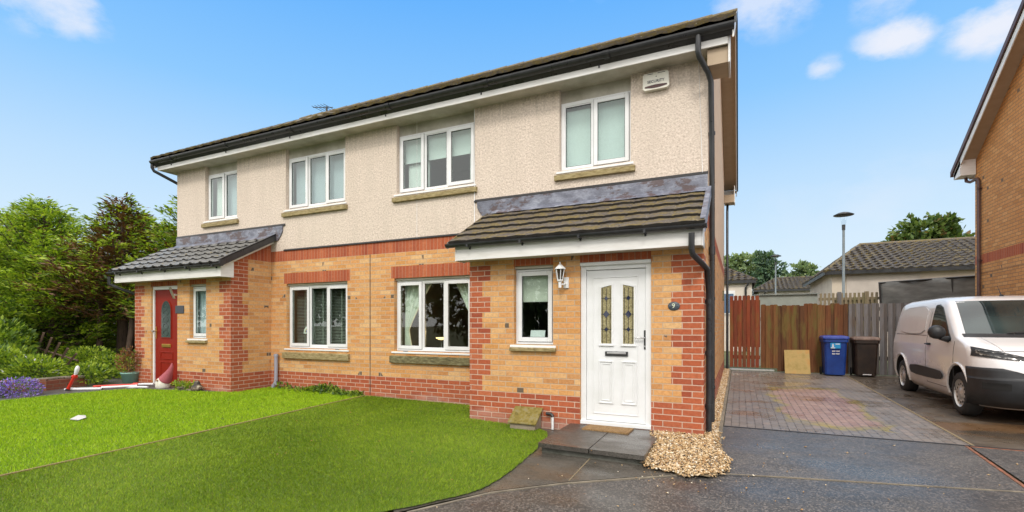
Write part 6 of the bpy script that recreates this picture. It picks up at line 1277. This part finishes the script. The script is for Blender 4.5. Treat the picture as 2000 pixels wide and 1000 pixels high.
# ================================================================== BACKGROUND BUILDINGS
def harl(name, a, b): return material(name, lambda g, p, t: g.setin(S(p, 'Base Color'), g.mix(g.ramp(g.noise(t.outputs['Object'], 1.6, 6, .65), [(.35, 0.), (.7, 1.)]), a, b)), rough=.9)
m_harl = harl('cream_harling', (.62, .54, .44), (.50, .42, .34)); m_harl2 = harl('pale_harling', (.66, .60, .52), (.56, .49, .42))
def hip_house(name, label, x0, x1, y0, y1, ze, zr, hipl, hipr, wallm, ov=.3, zb=-.1):
    h = empty(name, label, 'house', ((x0 + x1) / 2, (y0 + y1) / 2, .1)); m = MB(); m.box((x0, y0, zb), (x1, y1, ze)); m.build('wall', wallm, h)
    yr = (y0 + y1) / 2; A = (x0 - ov, y0 - ov, ze - .02); Bq = (x1 + ov, y0 - ov, ze - .02); Cq = (x1 + ov, y1 + ov, ze - .02); D = (x0 - ov, y1 + ov, ze - .02); R0 = (x0 - ov + hipl, yr, zr); R1 = (x1 + ov - hipr, yr, zr)
    # tiled slopes as real courses clipped to the hip triangle / trapezoid
    m = MB()
    def slope(P0, P1, Q1, Q0):      # eave P0-P1, top Q0-Q1
        P0, P1, Q0, Q1 = map(Vector, (P0, P1, Q0, Q1)); ux = (P1 - P0).normalized(); up = (Q0 - P0) - ux * (Q0 - P0).dot(ux); W = up.length; up.normalize(); nrm = ux.cross(up); nrm = nrm if nrm.z > 0 else -nrm
        nc = max(2, int(W / .32)); L = (P1 - P0).length; a0 = (Q0 - P0).dot(ux); a1 = L - (Q1 - P0).dot(ux)
        for k in range(nc):
            s0, s1 = k / nc, (k + 1) / nc; xa, xb = a0 * s0, L - a1 * s0; xc, xd = a0 * s1, L - a1 * s1; n_ = max(2, int((xb - xa) / .06)); vs = []
            for i in range(n_ + 1):
                f = i / n_; xl_ = xa + (xb - xa) * f; xh = xc + (xd - xc) * f; fr = (xl_ / .3) % 1; r = .055 * max(0, math.cos((fr - .5) * 5)) + random.uniform(-.004, .004)
                vs += [P0 + ux * xl_ + up * (W * s0) + nrm * 0, P0 + ux * xl_ + up * (W * s0) + nrm * (.035 + r), P0 + ux * xh + up * (W * s1) + nrm * (.006 + r * .8)]
            fs = []
            for i in range(n_): a = 3 * i; b = a + 3; fs += [(a, b, b + 1, a + 1), (a + 1, b + 1, b + 2, a + 2)]
            m.mesh(vs, fs)
    slope(A, Bq, R1, R0); slope(Cq, D, R0, R1); slope(D, A, R0, R0); slope(Bq, Cq, R1, R1); rf = m.build('roof', m_tile_far, h)
    m = MB(); m.tube([R0, R1], .09, 8); m.tube([A, R0], .07, 8); m.tube([Bq, R1], .07, 8); m.build('ridge_tile', m_tile_main if 'large' in label else m_tile_far, rf)
    m = MB(); m.box((x0 - ov, y0 - ov, ze - .16), (x1 + ov, y0 - ov + .03, ze - .02)); m.box((x0 - ov, y0 - ov + .031, ze - .16), (x0 - ov + .03, y1 + ov, ze - .02)); m.box((x1 + ov - .03, y0 - ov + .031, ze - .16), (x1 + ov, y1 + ov, ze - .02)); m.build('fascia', m_black, h)
    return h
bh = hip_house('bungalow', 'large cream bungalow with dark tiled hipped roof beyond the fence', 3.5, 13, 24, 31, 3.62, 5.12, 1.9, 2.5, m_harl)
m = MB(); m.box((4.0, 23.96, 0), (6.4, 23.999, 3.40)); m.build('wall_panel', harl('grey_harling', (.52, .46, .41), (.42, .37, .33)), bh)
m = MB(); m.box((6.6, 23.9, 2.95), (8.6, 23.99, 3.15)); m.build('lintel_board', m_verge, bh)
b2_ = hip_house('bungalow', 'small distant cream bungalow with grey roof between the two lamp posts', 1.35, 7.5, 40, 46, 3.95, 5.0, 1.6, 1.6, m_harl2, .4)
m = MB(); m.tube([(1.75, 39.55, 3.8), (1.6, 39.9, 3.5), (1.6, 39.93, .1)], .06, 8); m.build('downpipe', m_black, b2_)
b3_ = hip_house('bungalow', 'cream bungalow corner with small window just beyond the red brown gate', -6, .55, 26, 32, 3.55, 4.75, 3.0, 2.0, m_harl2, .18)
m = MB(); m.tube([(.40, 25.82, 3.35), (.28, 25.9, 3.2), (.28, 25.95, .1)], .05, 8); m.build('downpipe', m_black, b3_)
m = MB(); m.box((-.75, 25.95, 1.9), (-.18, 26.01, 3.05)); wf = m.build('window', m_pvc, b3_); m = MB(); m.box((-.68, 25.93, 1.97), (-.25, 25.96, 2.90)); m.build('pane', material('distant_glass', base=(.10, .16, .25), rough=.1), wf)
bl = hip_house('bungalow', 'pale roofed bungalow at the far left edge behind the conifers', -50, -37, 12, 19, 2.9, 5.3, 2.4, 2.4, m_harl2, .4)
bl.children[1].data = bl.children[1].data.copy() if False else bl.children[1].data
# grey shed panel, trellis fence, dark awning
m = MB(); 
m.box((.45, 17.2, .1), (2.14, 17.26, 2.33)); sh = empty('garden_shed', 'flat grey green panelled shed wall above the brown fence', 'shed', (1.3, 17.5, .1)); m.build('wall', plastic('grey_green_panel', (.30, .33, .30), (.38, .41, .37), .7), sh)
m = MB(); m.prism([(.42, 17.14, 2.32), (2.17, 17.14, 2.32), (2.17, 19, 2.40), (.42, 19, 2.40)], (0, 0, .03)); m.build('roof', plastic('grey_felt', (.22, .24, .22), (.3, .32, .3), .8), sh)
tr = empty('trellis_fence', 'pale weathered trellis fence with notched top beyond the brown fence', 'fence', (2.9, 17.1, .1)); m_trel = woodmat('trellis_wood', (.20, .16, .10), (.34, .28, .18), (.20, .19, .08))
m = MB()
for i in range(15): x = 2.18 + i * .105; m.box((x, 17.08, 1.2), (x + .06, 17.1, 2.33))
m.build('trellis_slat', m_trel, tr)
m = MB(); m.box((2.16, 17.101, 2.12), (3.75, 17.13, 2.20)); m.box((2.16, 17.101, 1.8), (3.75, 17.13, 1.9)); m.box((2.55, 17.14, 1.0), (3.6, 17.16, 2.14)); m.build('trellis_rail', m_trel, tr)
for x in (2.62, 3.28): m = MB(); m.box((x, 17.03, .1), (x + .10, 17.079, 2.36)); m.build('fence_post', W_grey[0] if x < 3 else m_trel, tr)
aw = empty('netting_screen', 'dark grey sagging netting screen between the trellis and the brick gable', 'screen', (5, 17, .1))
def fn_net(g, p, t): g.setin(S(p, 'Base Color'), g.ramp(g.noise(g.mapping(t.outputs['Object'], (1, 1, 3)), 1.6, 5, .6), [(.3, (.11, .113, .11)), (.55, (.20, .205, .20)), (.75, (.32, .325, .31))]))
m_net = material('dark_netting', fn_net, rough=.7); vs = []; nx_, nz_n = 40, 10
for j in range(nz_n + 1):
    for i in range(nx_ + 1):
        u, v = i / nx_, j / nz_n; x = 3.60 + .12 * (1 - v) * (1 - u) + 3.6 * u; top = 2.60 + .16 * u - .03 * math.sin(u * math.pi * 3) ** 2; vs.append((x, 16.9 + .04 * math.sin(u * 22 + v * 3), 1.2 + (top - 1.2) * v))
m = MB(); m.mesh(vs, [(j * (nx_ + 1) + i, j * (nx_ + 1) + i + 1, (j + 1) * (nx_ + 1) + i + 1, (j + 1) * (nx_ + 1) + i) for j in range(nz_n) for i in range(nx_)], 0, True); o = m.build('netting', m_net, aw); so = o.modifiers.new('s', 'SOLIDIFY'); so.thickness = .01
m = MB(); m.tube([(3.58, 16.9, 2.58), (4.8, 16.9, 2.64), (7.3, 16.9, 2.76)], .028, 8); m.tube([(3.60, 16.9, 2.58), (3.72, 16.9, .2)], .025, 8); m.tube([(5.2, 16.9, 2.64), (5.2, 16.9, .2)], .025, 8); m.build('frame', m_dkmetal, aw)
# lamp posts
m_galv = material('galvanised_post', lambda g, p, t: g.setin(S(p, 'Base Color'), g.mix(g.noise(t.outputs['Object'], 4, 4, .6), (.13, .16, .17), (.26, .29, .30))), rough=.5, metal=.3)
lp = empty('street_lamp', 'tall grey street lamp with dished top standing before the large bungalow', 'street lamp', (3.58, 22, .1), absolute=False, group='street lamps beyond the fence')
m = MB(); m.tube([(0, 0, 0), (0, 0, 1.4), (0, 0, 1.45), (0, 0, 4.9)], [.075, .075, .05, .042], 14); m.build('post', m_galv, lp)
m = MB(); m.tube([(0, 0, 4.88), (0, 0, 5.08)], [.055, .06], 14); m.build('collar', m_dkmetal, lp)
m = MB(); m.lathe([(.05, 5.06), (.075, 5.12), (.13, 5.38), (.12, 5.40)], n=20); m.build('lamp_bowl', fn_glass_mat('clear_bowl', (.93, .95, .96), 1.5), lp)
m = MB(); m.lathe([(0, 5.42), (.32, 5.43), (.34, 5.45), (.18, 5.53), (.06, 5.56), (0, 5.57)], n=28); m.build('lamp_canopy', m_dkmetal, lp)
l2 = copy_tree(lp); l2.location = (2.15, 36, .3); l2['label'] = 'distant grey street lamp above the small far bungalow'; l2.scale = (1, 1, 1.02)
# antenna on the main roof
an = empty('roof_aerial', 'thin grey television aerial poking above the main roof ridge', 'aerial', (-11.3, YR, ZR)); m = MB(); m.tube([(-11.3, YR, ZR - .05), (-11.3, YR, ZR + .22)], .03, 6); m.build('mast', m_dkmetal, an)
m = MB(); m.tube([(-11.75, YR - .1, ZR + .24), (-11.1, YR + .05, ZR + .18)], .012, 5)
for i in range(5): x = -11.7 + i * .12; m.tube([(x, YR - .2, ZR + .235 - i * .008), (x, YR + .2, ZR + .235 - i * .008)], .008, 4)
m.build('element', m_dkmetal, an)

# ================================================================== TREES
def conifer(label, base, H, Rm, n_br, mats, probs, seed, low=.06, dead=0.0, lean=(0, 0), dens=1.0, squash=1.0):
    rg = np.random.default_rng(seed); root = empty('conifer_tree', label, 'tree', base, group='conifers left of the house'); b = np.array(base, float)
    tr_ = [tuple(b + np.array([lean[0] * t, lean[1] * t, H * t * .95])) for t in (0, .2, .45, .7, 1)]; m = MB(); m.tube(tr_, [.16, .13, .10, .06, .015], 10); m.build('trunk', m_bark, root)
    P, D, M = [], [], []; lm = MB()
    for k in range(n_br):
        t = low + (1 - low) * (k + .5) / n_br; a = k * 2.39996 + rg.normal(0, .25); env = Rm * (min(1, (1 - t) * 1.55) ** .8) * (.68 + .5 * rg.random()); L = max(.25, env)
        o = b + np.array([lean[0] * t, lean[1] * t, H * t * .93]); dr = np.array([math.cos(a), math.sin(a) * squash, 0]); rise = .10 + .55 * t + rg.normal(0, .10); pts = []
        for s_ in (0, .33, .66, 1): pts.append(o + dr * L * s_ + np.array([0, 0, rise * L * s_ * s_ - .06 * L * math.sin(s_ * 3)]))
        if L > .5: lm.tube([tuple(p) for p in pts], [.035, .028, .018, .006], 5)
        ns = int(L * 13 * dens) + 5; side = np.array([-dr[1], dr[0], 0])
        for q_ in range(ns):
            s_ = .22 + .80 * rg.random() ** .75; i_ = min(2, int(s_ * 3)); f = min(1.1, s_ * 3 - i_); c = pts[i_] * (1 - f) + pts[i_ + 1] * f
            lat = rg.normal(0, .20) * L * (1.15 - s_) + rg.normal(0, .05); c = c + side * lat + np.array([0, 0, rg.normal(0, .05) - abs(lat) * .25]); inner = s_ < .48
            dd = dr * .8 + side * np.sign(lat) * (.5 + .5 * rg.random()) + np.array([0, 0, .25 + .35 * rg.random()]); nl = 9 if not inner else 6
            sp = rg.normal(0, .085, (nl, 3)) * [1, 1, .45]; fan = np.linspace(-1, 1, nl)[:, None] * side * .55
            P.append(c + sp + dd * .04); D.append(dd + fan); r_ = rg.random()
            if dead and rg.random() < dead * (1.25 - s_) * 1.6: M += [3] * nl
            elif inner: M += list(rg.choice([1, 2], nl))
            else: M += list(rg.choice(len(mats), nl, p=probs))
    lm.build('branch', m_bark, root)
    P = np.concatenate(P); D = np.concatenate(D); n_ = len(P); D = D / (np.linalg.norm(D, axis=1)[:, None] + 1e-9) + rg.normal(0, .22, (n_, 3)); D /= np.linalg.norm(D, axis=1)[:, None]
    up = np.array([0, 0, 1.0]) + rg.normal(0, .45, (n_, 3)); B_ = np.cross(D, up); B_ /= np.linalg.norm(B_, axis=1)[:, None] + 1e-9; s_ = .14 * rg.uniform(.5, 1.5, (n_, 1)); wd = s_ * .15
    V = np.empty((n_, 4, 3)); V[:, 0] = P; V[:, 1] = P + D * s_ * .45 + B_ * wd; V[:, 2] = P + D * s_ - np.array([0, 0, 1]) * s_ * .12; V[:, 3] = P + D * s_ * .45 - B_ * wd
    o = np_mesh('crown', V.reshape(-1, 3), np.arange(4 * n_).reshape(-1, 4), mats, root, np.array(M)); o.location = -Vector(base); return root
CM = [L_bright, L_mid, L_dark, L_brown, L_yel]
conifer('broad bushy conifer with yellow green sprays at the far left of the garden', (-19.2, 7.4, .2), 5.1, 2.5, 120, CM, [.36, .26, .10, .03, .25], 1, low=.05, dens=1.35)
conifer('tallest pointed conifer with bare brown trunk and dead inner branches', (-16.0, 7.9, .2), 5.0, 1.9, 95, CM, [.32, .24, .12, .10, .22], 2, low=.30, dead=.75, dens=1.2)
conifer('dark conifer rising just behind the left porch roof', (-13.9, 8.9, .2), 5.3, 1.9, 100, CM, [.30, .34, .20, .03, .13], 3, low=.22, dead=.12, dens=1.2)
conifer('conifer with drooping lower skirt in front of the dead branches', (-17.4, 6.9, .2), 3.4, 1.7, 80, CM, [.40, .27, .13, .02, .18], 4, low=.03, dens=1.5)
conifer('thin topped conifer leaning in from the far left edge', (-23.5, 8.6, .2), 5.9, 2.6, 110, CM, [.30, .32, .14, .06, .18], 5, low=.1, dens=1.1, lean=(.9, 0))
conifer('shaded conifer in the dark gap between the others', (-15.6, 9.8, .2), 4.7, 2.2, 95, CM, [.10, .34, .36, .20, .0], 6, low=.28, dead=.8, dens=1.2)
conifer('low dark conifer beside the left porch wall', (-13.3, 7.9, .2), 3.1, .9, 60, CM, [.16, .34, .36, .14, .0], 8, low=.35, dead=.6, dens=1.5)
conifer('full mid green conifer filling the gap behind the pointed one', (-18.2, 9.4, .2), 5.2, 2.3, 110, CM, [.34, .32, .14, .04, .16], 21, low=.08, dens=1.2)
conifer('yellowish conifer leaning over the flower border at the left', (-21.6, 7.6, .2), 4.9, 2.1, 100, CM, [.36, .28, .10, .02, .24], 22, low=.08, dens=1.2, lean=(.5, 0))
# second bare stems in the hollow
m = MB(); m.tube([(-15.2, 7.6, .15), (-15.05, 7.65, 1.3), (-15.2, 7.8, 3.0)], [.09, .075, .04], 8); m.tube([(-15.9, 7.3, .15), (-16.1, 7.4, 1.5), (-16.3, 7.6, 3.2)], [.08, .065, .04], 8); tag(m.build('bare_stem', m_bark), 'pair of bare brown stems in the hollow between conifers and porch', 'trunk')
def broadleaf(label, base, H, crown_c, lobes, n, size, mats, probs, seed, group='trees beyond the fence', trunk=.22):
    rg = np.random.default_rng(seed); root = empty('leafy_tree', label, 'tree', base, group=group); b = Vector(base); m = MB(); cc = Vector(crown_c)
    m.tube([b, b.lerp(cc, .5) + Vector((.1, 0, 0)), cc], [trunk, trunk * .75, trunk * .4], 10); tw = MB(); P, D = [], []
    for (c, r) in lobes:
        c = cc + Vector(c); st_ = b.lerp(cc, .55 + .35 * rg.random()); md = st_.lerp(c, .6) + Vector((0, 0, .15 * r)); tw.tube([st_, md, c], [trunk * .35, trunk * .2, trunk * .06], 6)
        k = int(n * r * r / sum(q_[1] ** 2 for q_ in lobes)); nc = max(5, k // 28); v = rg.normal(size=(nc, 3)); v /= np.linalg.norm(v, axis=1)[:, None]; ctr = np.array(c) + v * r * (.45 + .6 * rg.random((nc, 1))) * [1, 1, .8]
        idx = rg.integers(0, nc, k); off = rg.normal(0, r * .16, (k, 3)) * [1, 1, .6]; P.append(ctr[idx] + off); D.append(v[idx] + rg.normal(0, .5, (k, 3)))
    m.build('trunk', m_bark, root); tw.build('branch', m_bark, root); P = np.concatenate(P); D = np.concatenate(D); V, F = leaf_cloud(P, size, .1, 1.7, dirs=D)
    o = np_mesh('crown', V, F, mats, root, rg.choice(len(mats), len(F), p=probs)); o.location = -Vector(base); return root
TL = [leafmat('tree_leaf_a', (.045, .085, .02), (.10, .16, .035)), leafmat('tree_leaf_b', (.07, .12, .025), (.16, .21, .05)), leafmat('tree_leaf_c', (.025, .05, .015), (.055, .09, .025)), leafmat('tree_leaf_rust', (.14, .09, .035), (.20, .13, .05))]
TF = [leafmat('far_leaf_a', (.13, .20, .09), (.20, .27, .12)), leafmat('far_leaf_b', (.19, .25, .11), (.27, .33, .15)), leafmat('far_leaf_c', (.08, .13, .08), (.13, .18, .10))]
TG = [leafmat('dark_far_a', (.06, .12, .08), (.10, .17, .10)), leafmat('dark_far_b', (.10, .17, .09), (.15, .22, .11)), leafmat('dark_far_c', (.035, .075, .05), (.06, .10, .07))]
broadleaf('rounded green tree rising behind the large bungalow roof', (9.6, 36, 0), 8, (9.6, 36, 6.1), [((-1.0, 0, -.2), 1.0), ((.2, 0, .75), 1.15), ((1.3, .2, .1), .95), ((-.1, -.3, -.6), 1.3), ((2.0, 0, -.6), .7), ((-1.5, 0, -.7), .7), ((.9, 0, 1.0), .7)], 6500, .30, TL, [.40, .34, .18, .08], 11)
broadleaf('pale green tree seen just right of the gable corner', (.2, 50, 0), 8, (.2, 50, 6.1), [((-1.4, 0, .2), 1.6), ((.3, 0, .7), 1.3), ((1.1, 0, -.5), 1.1)], 4500, .34, TF, [.4, .45, .15], 12)
broadleaf('darker upright tree beside the distant street lamp', (2.25, 48, 0), 8, (2.25, 48, 6.0), [((-.2, 0, 1.0), .85), ((.35, 0, .2), .85), ((-.3, 0, -.4), .95), ((.2, 0, -1.5), 1.0)], 4200, .30, TG, [.45, .35, .2], 13)
broadleaf('open crowned pale tree left of the large bungalow', (5.3, 52, 0), 7, (5.3, 52, 5.5), [((-1.0, 0, .2), .75), ((-.2, 0, 1.2), .7), ((.4, 0, .4), 1.0), ((-.6, 0, -.5), 1.1)], 3800, .32, TF, [.45, .35, .2], 14)
broadleaf('low pale tree touching the large bungalow roof edge', (7.3, 52, 0), 7, (7.3, 52, 5.2), [((-.6, 0, .2), 1.0), ((.6, 0, 0), 1.0), ((0, 0, -.5), 1.2)], 3000, .32, TF, [.35, .5, .15], 15)
# trees across the street, behind the viewer, mirrored in the low windows
names = ['street tree mirrored in the window beside the red door', 'tall street tree behind the viewer mirrored in the slatted blind window', 'wide street tree behind the viewer mirrored in the lamp lit window', 'rounded street tree behind the viewer mirrored beside the lamp', 'street tree mirrored in the small window beside the white door', 'street tree straight behind the viewer', 'street tree across the road mirrored in the van windscreen', 'small street tree at the far side of the road']
for i, (x, y, s_) in enumerate([(-40, -12, 1.5), (-31, -14, 1.5), (-24, -13, 1.45), (-17, -15, 1.5), (-10.5, -14, 1.35), (-3, -16, 1.3), (5, -15, 1.2), (13, -13, 1.1)]):
    broadleaf(names[i], (x, y, -.35), 9, (x, y, 3.4 * s_), [((-1.6 * s_, 0, -.2), 1.7 * s_), ((1.5 * s_, 0, .2), 1.7 * s_), ((0, 0, 1.5 * s_), 1.7 * s_), ((0, .3, -1.3 * s_), 1.9 * s_)], 5200, .42, TL, [.4, .25, .3, .05], 30 + i, group='trees across the street')
